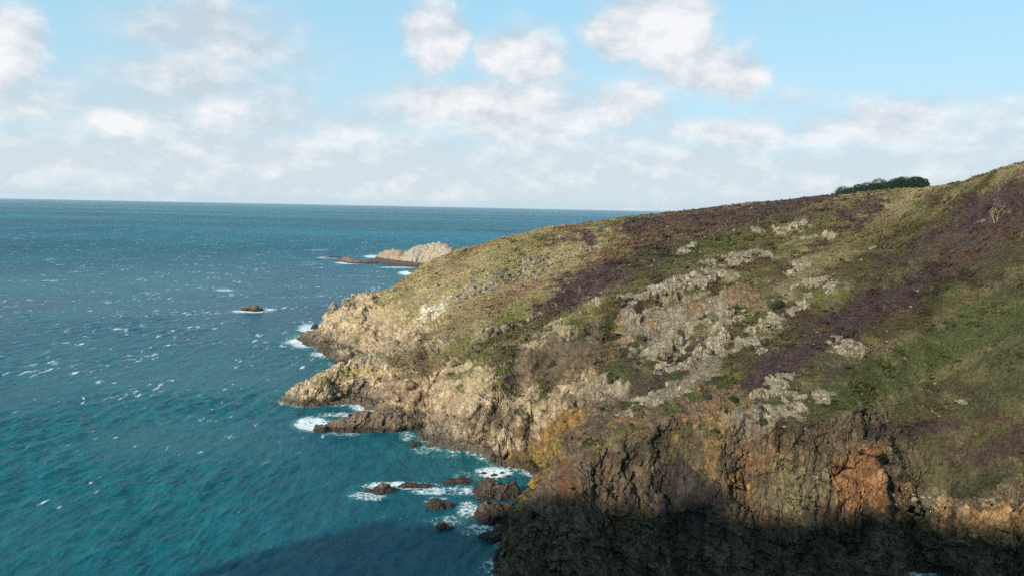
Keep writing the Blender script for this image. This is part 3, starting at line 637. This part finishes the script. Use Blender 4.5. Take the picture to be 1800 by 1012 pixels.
for i, (px, py, w_) in enumerate([(850, 832, 12), (868, 836, 14), (882, 832, 10), (893, 838, 12), (858, 841, 9), (878, 842, 9)]):
    sea_rock(px, py, w_, 3.5, 300+i*3, M_WET, 'small black wet rock awash in the foaming corner of the cove', sub=10, group='rocks awash in the cove corner')

# far islet: ribbed granite dome, a lower shoulder and skerries
def islet(name, outline, Yd, m_, label, depth, seed):
    """ridge outline in pixels (px, top py) with the waterline given by base py"""
    xs = np.array([p[0] for p in outline], float); hs = np.array([p[1] for p in outline], float); bs = np.array([p[2] for p in outline], float)
    nu, nv = 170, 70
    u = np.linspace(xs[0], xs[-1], nu); top = np.interp(u, xs, hs); bot = np.interp(u, xs, bs)
    V = np.zeros((nu, nv, 3))
    for i in range(nu):
        wb = water(u[i], bot[i]); X, Y = wb
        d = ray(u[i], top[i]); yr = Y+depth*.45; zt = max(H+d[2]*yr, 0.3)
        s = np.linspace(0, 1, nv)
        # front slope, crest, back slope
        prof = np.where(s < .6, np.sin(s/.6*math.pi/2)**.85, np.cos((s-.6)/.4*math.pi/2)**.8)
        V[i, :, 0] = X*(1+0*s); V[i, :, 1] = Y + s*depth*.75; V[i, :, 2] = prof*zt - 1.0
    P = V.reshape(-1, 3); N = normals(V[..., 0], V[..., 1], V[..., 2]).reshape(-1, 3)
    q = P.copy(); qq = q@np.array([[.9, 0, .43], [0, 1, 0], [-.43, 0, .9]])
    o1, e1 = facets(qq*np.array([1/4.5, 1/8., 1/11.]), seed); o2, e2 = facets(qq/np.array([2.4, 2.4, 3.6]), seed+5)
    a = sstep(P[:, 2], -1, 3)*(.8*o1-.9*(1-sstep(e1, 0, .2))+.45*o2-.4*(1-sstep(e2, 0, .2)))
    P = P+N*a[:, None]*min(1, depth/35)
    idd = np.arange(nu*nv).reshape(nu, nv)
    qd = np.stack([idd[:-1, :-1], idd[:-1, 1:], idd[1:, 1:], idd[1:, :-1]], 2).reshape(-1, 4)[:, ::-1]
    o = mesh_obj(name, P, quads=qd, mat=m_); return tag(o, label, 'islet' if depth > 35 else 'rock')
islet('rocky_islet', [(684, 466, 466), (692, 452, 467), (705, 441, 467), (722, 432, 468), (745, 427, 468), (768, 424, 469), (782, 428, 470), (795, 437, 471), (806, 446, 472), (822, 448, 473), (850, 466, 474)], 960, M_PALE, 'pale ribbed granite islet dome beyond the headland', 75, 101)
islet('rocky_islet', [(655, 453, 455), (662, 444, 457), (672, 439, 460), (680, 438, 463), (688, 436, 465), (700, 439, 466), (718, 444, 466), (745, 463, 467)], 990, M_TANISH, 'jagged tan rock shoulder on the seaward side of the pale islet dome', 48, 111)
islet('sea_rock', [(640, 457, 460), (660, 452, 463), (690, 455, 467), (730, 460, 470), (780, 464, 473), (830, 468, 475)], 960, M_WET, 'dark low wave cut ledge at the foot of the pale islet', 22, 121)
islet('sea_rock', [(592, 457, 460), (603, 450, 461), (612, 451, 463), (628, 456, 464), (650, 458, 464), (668, 461, 464)], 1000, M_BROWN, 'low brown skerry off the seaward end of the islet', 18, 131)
islet('sea_rock', [(560, 453, 453.6), (575, 450, 453.8), (590, 449, 454), (606, 451, 455)], 1050, M_WET, 'thin flat skerry farthest out from the islet', 14, 141)

# ------------------------------------------------------------------ lookup of the ground under a pixel
GPX, GPY = project(VP2); GD = VP2[:, 1]
cellw = 3
okv = used & (VP2[:, 2] > .5) & (GPX > 440) & (GPX < 1830) & (GPY > 260) & (GPY < 1030)
vis = np.full((360, 640), 1e9, np.float32); visi = np.full((360, 640), -1, np.int64)
oi = np.nonzero(okv)[0]; order = oi[np.argsort(-GD[oi])]
cx = (GPX[order]/cellw).astype(int); cy = (GPY[order]/cellw).astype(int)
visi[cy, cx] = order
def ground(px, py):
    for rr_ in range(0, 6):
        a = visi[max(0, int(py/cellw)-rr_):int(py/cellw)+rr_+1, max(0, int(px/cellw)-rr_):int(px/cellw)+rr_+1]
        a = a[a >= 0]
        if len(a):
            j = a[np.argmin(np.hypot(GPX[a]-px, GPY[a]-py))]
            return VP2[j], VN[j]
    return None, None

OUTC = [  # px, py, width px, height px, label
    (1497, 612, 52, 30, 'isolated pale angular outcrop on the green slope below the heather band'),
    (1405, 470, 34, 28, 'leaning pale outcrop high on the slope above the cluster of grey rocks'),
    (1434, 497, 30, 20, 'pale outcrop directly below and right of the leaning one'),
    (1414, 530, 22, 24, 'tall pale block beside the bright green patch'),
    (1460, 508, 18, 14, 'small warm toned outcrop at the right end of the pale cluster'),
    (1393, 545, 18, 12, 'slanting pale block just below the tall one beside the green patch'),
    (1396, 500, 20, 14, 'squat pale rock left of the two highest outcrops of the cluster'),
    (1270, 580, 34, 52, 'high ribbed grey outcrop standing like a fin on the lower slope'),
    (1235, 612, 34, 22, 'broad pale rock at the foot of the ribbed fin'),
    (1185, 592, 30, 38, 'upright grey rib in the middle of the slope left of the fin'),
    (1160, 615, 26, 20, 'knobbly pale rock below the upright grey rib'),
    (1310, 598, 34, 22, 'jagged pale outcrop above the lower heather band'),
    (1340, 612, 24, 16, 'low jagged rock at the end of the outcrop above the heather'),
    (1285, 545, 20, 16, 'pale knob above the ribbed fin'),
    (1150, 512, 46, 14, 'long pale ledge along the top of the grey rock wall'),
    (1195, 500, 30, 14, 'blocky pale step at the middle of the long ledge'),
    (1245, 484, 34, 26, 'cleft grey buttress at the right end of the pale ledge'),
    (1300, 456, 44, 14, 'flat topped pale slab above the cleft buttress'),
    (1535, 432, 10, 7, 'small cream boulder on open grass high on the slope'),
    (1372, 574, 14, 9, 'small pale stone on grass right of the jagged outcrops'),
    (1205, 440, 26, 8, 'narrow pale rib on the upper slope above the purple heather'),
    (1118, 552, 26, 22, 'rounded grey rock face at the left end of the rock wall'),
    (1338, 690, 42, 22, 'crumbling pale crag on the lip of the near cliff'),
    (762, 545, 36, 16, 'bright white slanting slab on the sunlit lower slope'),
    (850, 505, 26, 10, 'cream rocks in a broken row on the sunlit slope'),
    (822, 515, 24, 10, 'cream rocks at the lower end of the broken row'),
    (905, 480, 22, 8, 'cream rocks at the upper end of the broken row'),
    (587, 532, 14, 26, 'slim pointed pinnacle at the outer corner of the headland tip'),
    (612, 525, 30, 28, 'rounded pale crag crowning the headland tip'),
    (690, 505, 14, 7, 'small pale boulder on the skyline behind the headland tip'),
    (1610, 872, 10, 9, 'white stone on bare ground above the shaded inlet'),
    (1566, 866, 9, 12, 'chalky white rock beside the dark cleft'),
    (1690, 704, 16, 8, 'pair of cream stones in rough grass on the near slope'),
    (1745, 875, 16, 9, 'smooth pale boulder on the rim of the tan cliff'),
]
def outcrop(i, px, py, w_, h_, label):
    g_, n = ground(px, py+h_*.45)
    if g_ is None: return
    s = g_[1]/F; L = w_*s/2; Hh = h_*s
    rng = random.Random(i*13+5); lumps = []
    k = 1 if w_ < 17 else (3 if w_ < 36 else 5)
    for j in range(k):
        t = (j+.5)/k*2-1
        f = rng.uniform(.7, 1.0)
        lumps.append((24 if w_ < 40 else 44, i*11+j*3+900, (L/k*1.45, L/k*rng.uniform(1.0, 1.5), Hh*.62*f), (t*L*.75, rng.uniform(-.3, .6)*L*.5, Hh*.22+t*Hh*.12), rng.uniform(-.6, .6), rng.uniform(-.25, .25)))
    rock('rock_outcrop', lumps, (g_[0], g_[1]+L*.25, g_[2]-.15*Hh), M_OUT, label, 'rock', 'rock outcrops on the slope')
for i, o_ in enumerate(OUTC): outcrop(i, *o_)

# small loose stones
rs = random.Random(4); protos = []
stone_meshes = []
for k in range(6):
    v, q = chisel(6, 500+k, nplanes=9, dims=(1, .8, .7), lo=.5, detail=.03)
    o = mesh_obj('stone', v, quads=q, mat=M_OUT, smooth=False); stone_meshes.append(o.data); bpy.data.objects.remove(o)
STZ = [(1330, 560, 90, 60, 45, 'small pale stone among the clustered outcrops in the middle of the slope', 'stones among the middle outcrops'),
 (860, 495, 120, 30, 34, 'small cream stone on the sunlit straw slope of the headland', 'stones on the sunlit straw slope'),
 (1230, 440, 120, 40, 22, 'small pale stone on the green slope above the long rock ledge', 'stones above the long ledge'),
 (1400, 720, 70, 30, 26, 'small pale stone on the turf at the lip of the near cliff', 'stones along the near cliff lip'),
 (1600, 870, 40, 20, 14, 'white stone on bare ground beside the dark cleft', 'white stones beside the cleft'),
 (1560, 560, 120, 80, 14, 'small pale stone in the dark heather band of the near slope', 'stones in the heather band'),
 (960, 450, 90, 25, 18, 'small pale stone high on the far brow of the headland', 'stones on the far brow'),
 (1500, 480, 90, 40, 12, 'small pale stone in olive grass on the upper slope', 'stones on the upper olive slope'),
 (1040, 540, 60, 30, 10, 'small pale stone below the purple heather patch', 'stones below the purple patch'),
 (1650, 720, 120, 40, 12, 'small cream stone in rough green grass of the near right slope', 'stones on the near green slope')]
for (px, py, rx, ry, n, slab, sgrp) in STZ:
    for k in range(n):
        a, b_ = rs.gauss(0, .5), rs.gauss(0, .5); qx, qy = px+rx*(a+.3*b_), py-ry*(.6*a-b_)
        g_, nn = ground(qx, qy)
        if g_ is None or g_[2] < 8 or g_[1] > 470: continue
        o = bpy.data.objects.new('stone', rs.choice(stone_meshes)); col.objects.link(o)
        s = rs.uniform(.25, .75)*(1.2 if rs.random() < .15 else 1)*g_[1]/260
        o.location = (g_[0], g_[1], g_[2]+s*.15); o.scale = (s*rs.uniform(.8, 1.5), s, s*rs.uniform(.6, 1)); o.rotation_euler = (rs.uniform(-.3, .3), rs.uniform(-.3, .3), rs.uniform(0, 6))
        tag(o, slab, 'stone', sgrp)

# ------------------------------------------------------------------ plants
VEG_MAT = leaf_material('low_plants')
def tufts(name, sel, n, hgt, wid, seed, label, blades=5, stiff=.5, boost=1.0):
    rng = np.random.RandomState(seed)
    p = sel/sel.sum(); idx = rng.choice(len(sel), size=n, p=p)
    base = VP2[idx] + np.stack([rng.uniform(-.3, .3, n), rng.uniform(-.3, .3, n), np.zeros(n)], 1); base[:, 2] -= .05
    sc_ = np.clip(base[:, 1]/200, .8, 1.9)*rng.uniform(.6, 1.25, n)
    cc = LC[idx]*boost
    V = []; T = []; C = []
    k = 0
    for b_ in range(blades):
        a = rng.uniform(0, 2*math.pi, n); lean = rng.uniform(.1, stiff, n); h = hgt*sc_*rng.uniform(.6, 1.1, n); w_ = wid*sc_*rng.uniform(.6, 1.2, n)
        dx, dy = np.cos(a), np.sin(a); r0 = wid*sc_*.9*rng.uniform(0, 1, n)
        b0 = base + np.stack([dx*r0, dy*r0, 0*dx], 1)
        l = b0 + np.stack([-dy*w_, dx*w_, 0*dx], 1); r_ = b0 - np.stack([-dy*w_, dx*w_, 0*dx], 1)
        tp = b0 + np.stack([dx*lean*h+.25*h, dy*lean*h+.1*h, h], 1)
        mid = (l+r_)/2 + np.stack([dx*lean*h*.3, dy*lean*h*.3, h*.55], 1)
        # two triangles: broad base clump leaf
        V += [l, r_, tp+np.stack([-dy*w_*.35, dx*w_*.35, 0*dx], 1), tp-np.stack([-dy*w_*.35, dx*w_*.35, 0*dx], 1)]
        off = k*4*n; i0 = np.arange(n)
        T.append(np.stack([off+i0, off+n+i0, off+3*n+i0, off+2*n+i0], 1)); k += 1
        bright = rng.uniform(.68, 1.35, n)[:, None]
        tint = 1+.15*rng.normal(size=(n, 3))
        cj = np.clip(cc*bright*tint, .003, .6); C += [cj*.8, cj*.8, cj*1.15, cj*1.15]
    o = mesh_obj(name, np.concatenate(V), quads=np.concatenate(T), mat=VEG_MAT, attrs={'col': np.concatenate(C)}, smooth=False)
    return tag(o, label, name.replace('_', ' '), kind='stuff')
inview = (GPX > 560) & (GPX < 1900) & (GPY < 1000) & (VP2[:, 1] < 560) & (VP2[:, 2] > 6) & used
# area per vertex so that tufts are even on the ground but favour the near slope
ar = np.abs(np.gradient(TX, axis=0))*0 + np.hypot(np.gradient(TX, axis=0), np.gradient(TY, axis=0))*np.hypot(np.hypot(np.gradient(TX, axis=1), np.gradient(TY, axis=1)), np.gradient(TZ, axis=1))
ar = ar.ravel()
lum = LC.sum(1); isheath = (LC[:, 0] > LC[:, 1]*1.2) & (lum < .32)
vegm = np.clip(1-LR*1.6, 0, 1)*inview*ar/np.maximum(VP2[:, 1], 100)**1.3*(sstep(fbm(VP2/6, 2, 55), -.5, .2)*.85+.15)
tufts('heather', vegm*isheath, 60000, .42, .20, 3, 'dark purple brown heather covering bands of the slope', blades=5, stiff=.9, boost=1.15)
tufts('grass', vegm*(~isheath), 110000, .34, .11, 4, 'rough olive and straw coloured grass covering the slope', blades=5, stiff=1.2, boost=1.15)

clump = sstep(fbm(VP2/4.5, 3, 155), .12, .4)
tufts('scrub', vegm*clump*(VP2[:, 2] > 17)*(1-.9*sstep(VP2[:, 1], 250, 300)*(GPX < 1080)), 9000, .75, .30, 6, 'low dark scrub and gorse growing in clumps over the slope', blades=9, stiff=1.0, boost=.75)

def leaf_crown(parts, nleaf, size, seed, squash=.8):
    rng = np.random.RandomState(seed); V = []; C = []
    tot = sum(p[3] for p in parts)
    for (cx_, cy_, cz_, r_) in parts:
        n = int(nleaf*r_/tot); d = rng.normal(size=(n, 3)); d /= np.linalg.norm(d, axis=1, keepdims=True)
        rr_ = r_*(.55+.5*rng.uniform(0, 1, n)**.5)*(1+.22*vnoise(d*2.3+seed, seed))
        c = np.array([cx_, cy_, cz_])+d*rr_[:, None]*np.array([1, 1, squash])
        a = rng.normal(size=(n, 3)); a /= np.linalg.norm(a, axis=1, keepdims=True); b_ = np.cross(a, rng.normal(size=(n, 3))); b_ /= np.linalg.norm(b_, axis=1, keepdims=True)
        s = size*rng.uniform(.6, 1.3, n)[:, None]
        V.append(np.stack([c-a*s, c+b_*s*.6, c+a*s, c-b_*s*.6], 1).reshape(-1, 3))
    V = np.concatenate(V); q = np.arange(len(V)).reshape(-1, 4); return V, q
def tube(p0, p1, r0, r1, n=6):
    p0, p1 = np.array(p0, float), np.array(p1, float); d = p1-p0; d /= np.linalg.norm(d)
    a = np.cross(d, [0.3, 1, .1]); a /= np.linalg.norm(a); b_ = np.cross(d, a)
    t = np.linspace(0, 2*math.pi, n, endpoint=False); ring = np.cos(t)[:, None]*a+np.sin(t)[:, None]*b_
    v = np.concatenate([p0+ring*r0, p1+ring*r1]); q = [(i, (i+1) % n, n+(i+1) % n, n+i) for i in range(n)]
    return v, np.array(q)
def tubes(lst):
    V = []; Q_ = []; k = 0
    for t in lst:
        v, q = tube(*t); V.append(v); Q_.append(q+k); k += len(v)
    return np.concatenate(V), np.concatenate(Q_)
M_TREE = leaf_material('dark_wind_pruned_leaves', (0.018, 0.034, 0.016)); M_BARK = leaf_material('bark', (0.06, 0.045, 0.035)); M_DEAD = leaf_material('bleached_twigs', (0.30, 0.23, 0.15)); M_BUSH = leaf_material('bush_leaves', (0.03, 0.045, 0.016))
def empty(name, loc):
    o = bpy.data.objects.new(name, None); col.objects.link(o); o.location = loc; return o
TREES = [  # px, top py, base py, width px, label
    (1490, 333, 343, 46, 'lowest wind pruned tree tapering away at the seaward end of the dark clump'),
    (1522, 326, 341, 34, 'low dark tree between the seaward end and the humped middle of the clump'),
    (1545, 319, 340, 42, 'broad dark tree forming the left hump of the clump on the skyline'),
    (1570, 318, 340, 36, 'dark tree at the dip between the two humps of the clump'),
    (1594, 316, 338, 38, 'tall dark tree left of the highest crown in the clump'),
    (1613, 315, 337, 32, 'highest dark tree of the clump, beside the pale grassy mound'),
    (1625, 324, 336, 16, 'narrow ragged tree at the inland end of the clump with sky under its branches')]
for i, (px, tp, bp, w_, lab) in enumerate(TREES):
    ys_ = np.arange(405, 500, 2.0); d_ = ray(px, bp); zz_, _, _ = base_height(d_[0]*ys_, ys_)
    Y = float(ys_[np.argmax((zz_-H)/ys_)])+(i % 3)*2+1; zg = float(base_height([d_[0]*Y], [Y])[0][0]); b0 = np.array([d_[0]*Y, Y, zg-.3]); t0 = at(px, tp-5, Y); hgt = max(t0[2]-b0[2], 3.5); R_ = w_*Y/F/2
    r_ = random.Random(i); root = empty('wind_pruned_tree', tuple(b0)); tag(root, lab, 'tree', 'dark trees on the skyline')
    cz = hgt*.46; parts = []; R_ *= 1.16
    for k in range(10):
        a = r_.uniform(-1, 1); parts.append((a*R_*.75, r_.uniform(-.6, .6)*R_, cz+(hgt*.16)*(1-abs(a))+r_.uniform(-.12, .1)*hgt, R_*r_.uniform(.24, .52)))
    mz = max(p[2]+p[3]*.8 for p in parts); parts = [(a, b_, (c-(mz-hgt)) if j % 2 else max(c-(mz-hgt)-.22*hgt, .3), d) for j, (a, b_, c, d) in enumerate(parts)]
    v, q = leaf_crown(parts, 8000, .30, i+40); mesh_obj('crown', v, quads=q, mat=M_TREE, parent=root, smooth=False)
    tl = [((0, 0, -1), (.3, 0, hgt*.4), .28, .2)]
    for p in parts: tl.append(((.3, 0, hgt*.4), p[:3], .16, .06))
    v, q = tubes(tl); mesh_obj('trunk', v, quads=q, mat=M_BARK, parent=root)
def bush(px, py, w_, h_, seed, lab, m_=M_BUSH, name='bush'):
    g_, n = ground(px, py+h_*.4)
    if g_ is None: return
    s = g_[1]/F; R_ = w_*s/2; r_ = random.Random(seed)
    root = empty(name, tuple(g_)); tag(root, lab, 'bush')
    parts = [(r_.uniform(-.6, .6)*R_, r_.uniform(-.5, .5)*R_, h_*s*r_.uniform(.2, .55), R_*r_.uniform(.4, .6)) for k in range(6)]
    v, q = leaf_crown(parts, 2600, .13, seed); mesh_obj('foliage', v, quads=q, mat=m_, parent=root, smooth=False)
    v, q = tubes([((0, 0, -.3), p[:3], .08, .03) for p in parts]); mesh_obj('stem', v, quads=q, mat=M_BARK, parent=root)
bush(1366, 532, 24, 22, 5, 'round dark bush among the pale outcrops')
bush(1340, 738, 22, 16, 6, 'dark green bush at the lip of the near cliff below the crumbling crag')
bush(1740, 365, 18, 9, 7, 'rounded dark shrub in heather on the upper right slope')
bush(1290, 700, 18, 12, 8, 'dark low shrub on the cliff edge at the end of the lower heather band')
def dead_shrub():
    g_, n = ground(1750, 392); r_ = random.Random(2); s = g_[1]/F
    root = empty('dead_shrub', tuple(g_)); tag(root, 'bare bleached shrub of twisted branches on the heather slope', 'shrub')
    tl = []
    for k in range(11):
        a = r_.uniform(-1.2, 1.5); h = r_.uniform(10, 30)*s; x = a*13*s; p = (x*.4, 0, 0); e1 = (x*1.1, r_.uniform(-1, 1), h*.55); e2 = (x*1.5+1.2, r_.uniform(-1.5, 1.5), h)
        tl += [(p, e1, .09, .06), (e1, e2, .06, .03)]
        for j in range(4):
            tl.append((e1 if j % 2 else e2, (e1[0]+r_.uniform(-1.3, 1.6), e1[1]+r_.uniform(-1, 1), e1[2]+r_.uniform(.4, 2.2)), .04, .02))
    v, q = tubes(tl); mesh_obj('branches', v, quads=q, mat=M_DEAD, parent=root)
dead_shrub()

# ------------------------------------------------------------------ sea
def sea_material():
    m_, w, b = mat('sea_water')
    P = pos(w); foamA = w.attr('foam'); shal = w.attr('shallow')
    flat = w.mapping(P, scale=(1, 1, 0))
    wr = w.mapping(flat, rot=(0, 0, rad(-17)), scale=(1, 0.42, 1))     # crests run along local y
    big = w.noise(w.mapping(flat, rot=(0, 0, rad(10)), scale=(1, .5, 1)), 0.006, 4, 0.55)
    huge = w.noise(w.mapping(flat, scale=(.35, 1, 1)), 0.0009, 3, 0.5)
    mid = w.noise(wr, 0.09, 5, 0.62)
    fine = w.noise(wr, 0.42, 7, 0.74)
    teal = w.mix(w.ramp(big, 0.35, 0.66), (0.0045, 0.068, 0.106), (0.0065, 0.098, 0.122))
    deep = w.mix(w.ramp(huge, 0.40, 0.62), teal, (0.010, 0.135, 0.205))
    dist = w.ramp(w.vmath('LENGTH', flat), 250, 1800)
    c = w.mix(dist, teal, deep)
    c = w.mix(w.math('MULTIPLY', shal, 0.8), c, (0.010, 0.095, 0.106))
    c = w.mix(w.ramp(mid, 0.3, 0.72, 0.0, 0.55), c, w.mix(1.0, c, (1.7, 1.55, 1.45), 'MULTIPLY'))
    c = w.mix(w.ramp(fine, 0.56, 0.36, 0.0, 0.75), c, w.mix(1.0, c, (0.45, 0.5, 0.55), 'MULTIPLY'))
    # whitecaps
    wc = w.noise(w.mapping(flat, rot=(0, 0, rad(-17)), scale=(1.2, .42, 1)), 0.24, 7, 0.66, 0.3)
    wm = w.noise(flat, 0.028, 3, 0.6)
    caps = w.ramp(w.math('ADD', wc, w.math('MULTIPLY', w.math('SUBTRACT', wm, 0.5), 0.45)), w.ramp(w.vmath('LENGTH', flat), 170, 420, 0.655, 0.605), w.ramp(w.vmath('LENGTH', flat), 170, 420, 0.75, 0.68))
    # surf
    fn = w.noise(w.mapping(flat, scale=(1, .8, 1)), 0.55, 8, 0.72, 0.8); fn2 = w.noise(flat, 0.12, 4, 0.6)
    lace = w.voro(w.vmath('ADD', flat, w.vmath('MULTIPLY', w.noise(flat, .5, 3, .6, color=True), (2.5, 2.5, 0))), 0.55)
    thr = w.math('ADD', w.math('ADD', foamA, w.math('MULTIPLY', w.math('SUBTRACT', fn, 0.5), 1.25)), w.math('MULTIPLY', w.math('SUBTRACT', fn2, 0.5), 0.9))
    thr = w.math('ADD', thr, w.ramp(lace, 0.22, 0.0, -0.05, 0.22))
    surf = w.math('MULTIPLY', w.ramp(thr, 0.52, 1.08), w.ramp(foamA, 0.02, 0.2))
    foam = w.math('MAXIMUM', surf, w.math('MULTIPLY', caps, 0.75))
    c = w.mix(w.math('MULTIPLY', w.ramp(foamA, 0.05, 0.6), 0.4), c, (0.035, 0.17, 0.17))
    c = w.mix(foam, c, (0.72, 0.76, 0.76))
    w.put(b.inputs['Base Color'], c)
    w.put(b.inputs['Roughness'], w.math('ADD', w.ramp(dist, 0, 1, 0.28, 0.55), w.math('MULTIPLY', foam, 0.5), clamp=True))
    b.inputs['IOR'].default_value = 1.33; b.inputs['Specular IOR Level'].default_value = 0.12
    bm = w.new('ShaderNodeBump'); bm.inputs['Strength'].default_value = 0.8; bm.inputs['Distance'].default_value = 1.0
    hh = w.math('ADD', w.math('MULTIPLY', fine, 0.75), w.math('ADD', w.math('MULTIPLY', mid, 2.2), w.math('MULTIPLY', foam, 0.15)))
    w.l.new(hh, bm.inputs['Height']); w.l.new(bm.outputs[0], b.inputs['Normal'])
    return m_
SURF = [  # px, py, rx px, ry px, strength: white water seen in the cove and round the rocks
    (545, 600, 50, 14, 1.05), (580, 622, 45, 9, .8), (545, 577, 26, 10, .9), (600, 640, 30, 10, .6), (520, 700, 40, 9, .5), (640, 716, 32, 8, .85), (600, 728, 50, 6, .75), (548, 745, 38, 16, 1.05), (600, 762, 60, 5, .5), (690, 757, 28, 4, .9), (715, 765, 22, 12, .6),
    (740, 790, 30, 10, .5), (790, 800, 50, 7, .4), (870, 830, 42, 13, 1.0), (820, 838, 40, 14, .55), (700, 853, 75, 9, 1.0), (650, 870, 45, 11, .8), (760, 862, 50, 9, .75), (810, 862, 50, 12, .7), (825, 895, 30, 22, .7), (790, 915, 60, 14, .5), (840, 930, 50, 12, .6), (770, 880, 30, 12, .5),
    (860, 965, 40, 8, .4), (620, 462, 40, 3.2, 1.0), (585, 453, 36, 2.2, .9), (655, 451, 22, 3.5, .9), (672, 462, 14, 3, .9), (715, 480, 20, 5, 1.0), (700, 470, 50, 2.5, .7), (440, 547, 46, 4, .85), (470, 544, 22, 3, .8), (395, 510, 24, 3, .75), (1610, 1005, 30, 16, .8), (560, 440, 26, 1.5, .6)]
def build_sea():
    az = np.concatenate([np.linspace(-80, -37, 90)[:-1], np.linspace(-37, 12, 900), np.linspace(12, 36, 120)[1:], np.linspace(36, 80, 60)[1:]])
    r1 = [60.0]
    while r1[-1] < 9000: r1.append(r1[-1] + max(.22, r1[-1]**2/(H*700)*.42))
    r = np.array(r1); r = np.concatenate([r, np.geomspace(r[-1]*1.05, 30000, 30)])
    A, Rr = np.meshgrid(np.radians(az), r, indexing='ij')
    X = Rr*np.sin(A); Y = Rr*np.cos(A)
    xf = X.ravel(); yf = Y.ravel(); rf = Rr.ravel()
    z = np.zeros(len(xf)); rng = np.random.RandomState(7)
    near = rf < 1500; xn, yn, rn = xf[near], yf[near], rf[near]; zn = np.zeros(len(xn))
    dr = np.maximum(.22, rn**2/(H*700)*.42); 
    gate = .55+.75*vnoise(np.stack([xn/40, yn/40, 0*xn], 1), 12)
    for k in range(46):
        lam = 1.6*(9.0/1.0)**rng.uniform(0, 1); th = math.atan2(-.3, .95)+rng.normal()*.55
        kx, ky = math.cos(th)*2*math.pi/lam, math.sin(th)*2*math.pi/lam
        amp = .008*lam**.8
        att = 1/(1+(dr*2.6/lam)**4)
        ph = kx*xn+ky*yn+rng.uniform(0, 6.28)
        zn += amp*att*(np.sin(ph)+.25*np.sin(2*ph))
    z[near] = zn*gate*1.15
    # distance to shore
    g2 = np.stack([xf, yf], 1); sh = np.full(len(xf), 999.); m1 = (rf < 520) & (xf > -190) & (xf < 140)
    sh[m1] = -bil(SD, xf[m1], yf[m1])
    px, py = project(np.stack([xf, yf, np.zeros_like(xf)], 1))
    foam = np.zeros(len(xf)); n = vnoise(np.stack([xf/16, yf/16, 0*xf], 1), 3)
    foam = np.maximum(foam, (1-sstep(sh, 0.5, 5.0+3*n))*.62*sstep(sh, -30, 0))
    for (x0, y0, rx, ry, s) in SURF:
        m2 = (np.abs(px-x0) < rx*2.2) & (np.abs(py-y0) < ry*2.2) & (rf < 2500) & (yf > 0)
        d = np.hypot((px[m2]-x0)/rx, (py[m2]-y0)/ry)
        foam[m2] = np.maximum(foam[m2], s*(1-sstep(d, .35, 1.35)))
    shal = (1-sstep(sh, 2, 38))*.8
    m3 = (np.abs(px-790) < 260) & (np.abs(py-820) < 100)&(yf>0)
    d = np.hypot((px[m3]-800)/180, (py[m3]-805)/50); shal[m3] = np.maximum(shal[m3], 1.0*(1-sstep(d, .3, 1.3)))
    m3 = (np.abs(px-330) < 560) & (np.abs(py-820) < 300)&(yf>0)
    d = np.hypot((px[m3]-330)/420, (py[m3]-820)/190); shal[m3] = np.maximum(shal[m3], .22*(1-sstep(d, .2, 1.3)))
    z -= (rf/30000)**2*2
    na_, nr_ = X.shape; idd = np.arange(na_*nr_).reshape(na_, nr_)
    q = np.stack([idd[:-1, :-1], idd[:-1, 1:], idd[1:, 1:], idd[1:, :-1]], 2).reshape(-1, 4)[:, ::-1]
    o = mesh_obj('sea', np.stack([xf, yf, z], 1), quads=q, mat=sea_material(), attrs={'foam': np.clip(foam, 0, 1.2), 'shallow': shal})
    tag(o, 'teal wind ruffled sea with whitecaps', 'sea', kind='structure'); print('sea verts', len(xf))
build_sea()

# ------------------------------------------------------------------ haze
def haze():
    X0, X1, Y0, Y1, Z0, Z1 = -33000, 33000, -900, 33000, -12, 190
    v = np.array([(x, y, z) for z in (Z0, Z1) for y in (Y0, Y1) for x in (X0, X1)], float)
    q = [(0, 2, 3, 1), (4, 5, 7, 6), (0, 1, 5, 4), (2, 6, 7, 3), (0, 4, 6, 2), (1, 3, 7, 5)]
    m_ = bpy.data.materials.new('sea_air'); m_.use_nodes = True; w = NT(m_.node_tree); w.n.clear()
    out = w.new('ShaderNodeOutputMaterial'); pv = w.new('ShaderNodeVolumePrincipled'); w.l.new(pv.outputs[0], out.inputs['Volume'])
    pv.inputs['Color'].default_value = (.72, .87, .98, 1); pv.inputs['Density'].default_value = 2.6e-5
    o = mesh_obj('haze', v, quads=q, mat=m_, smooth=False); tag(o, kind='stuff')
haze()
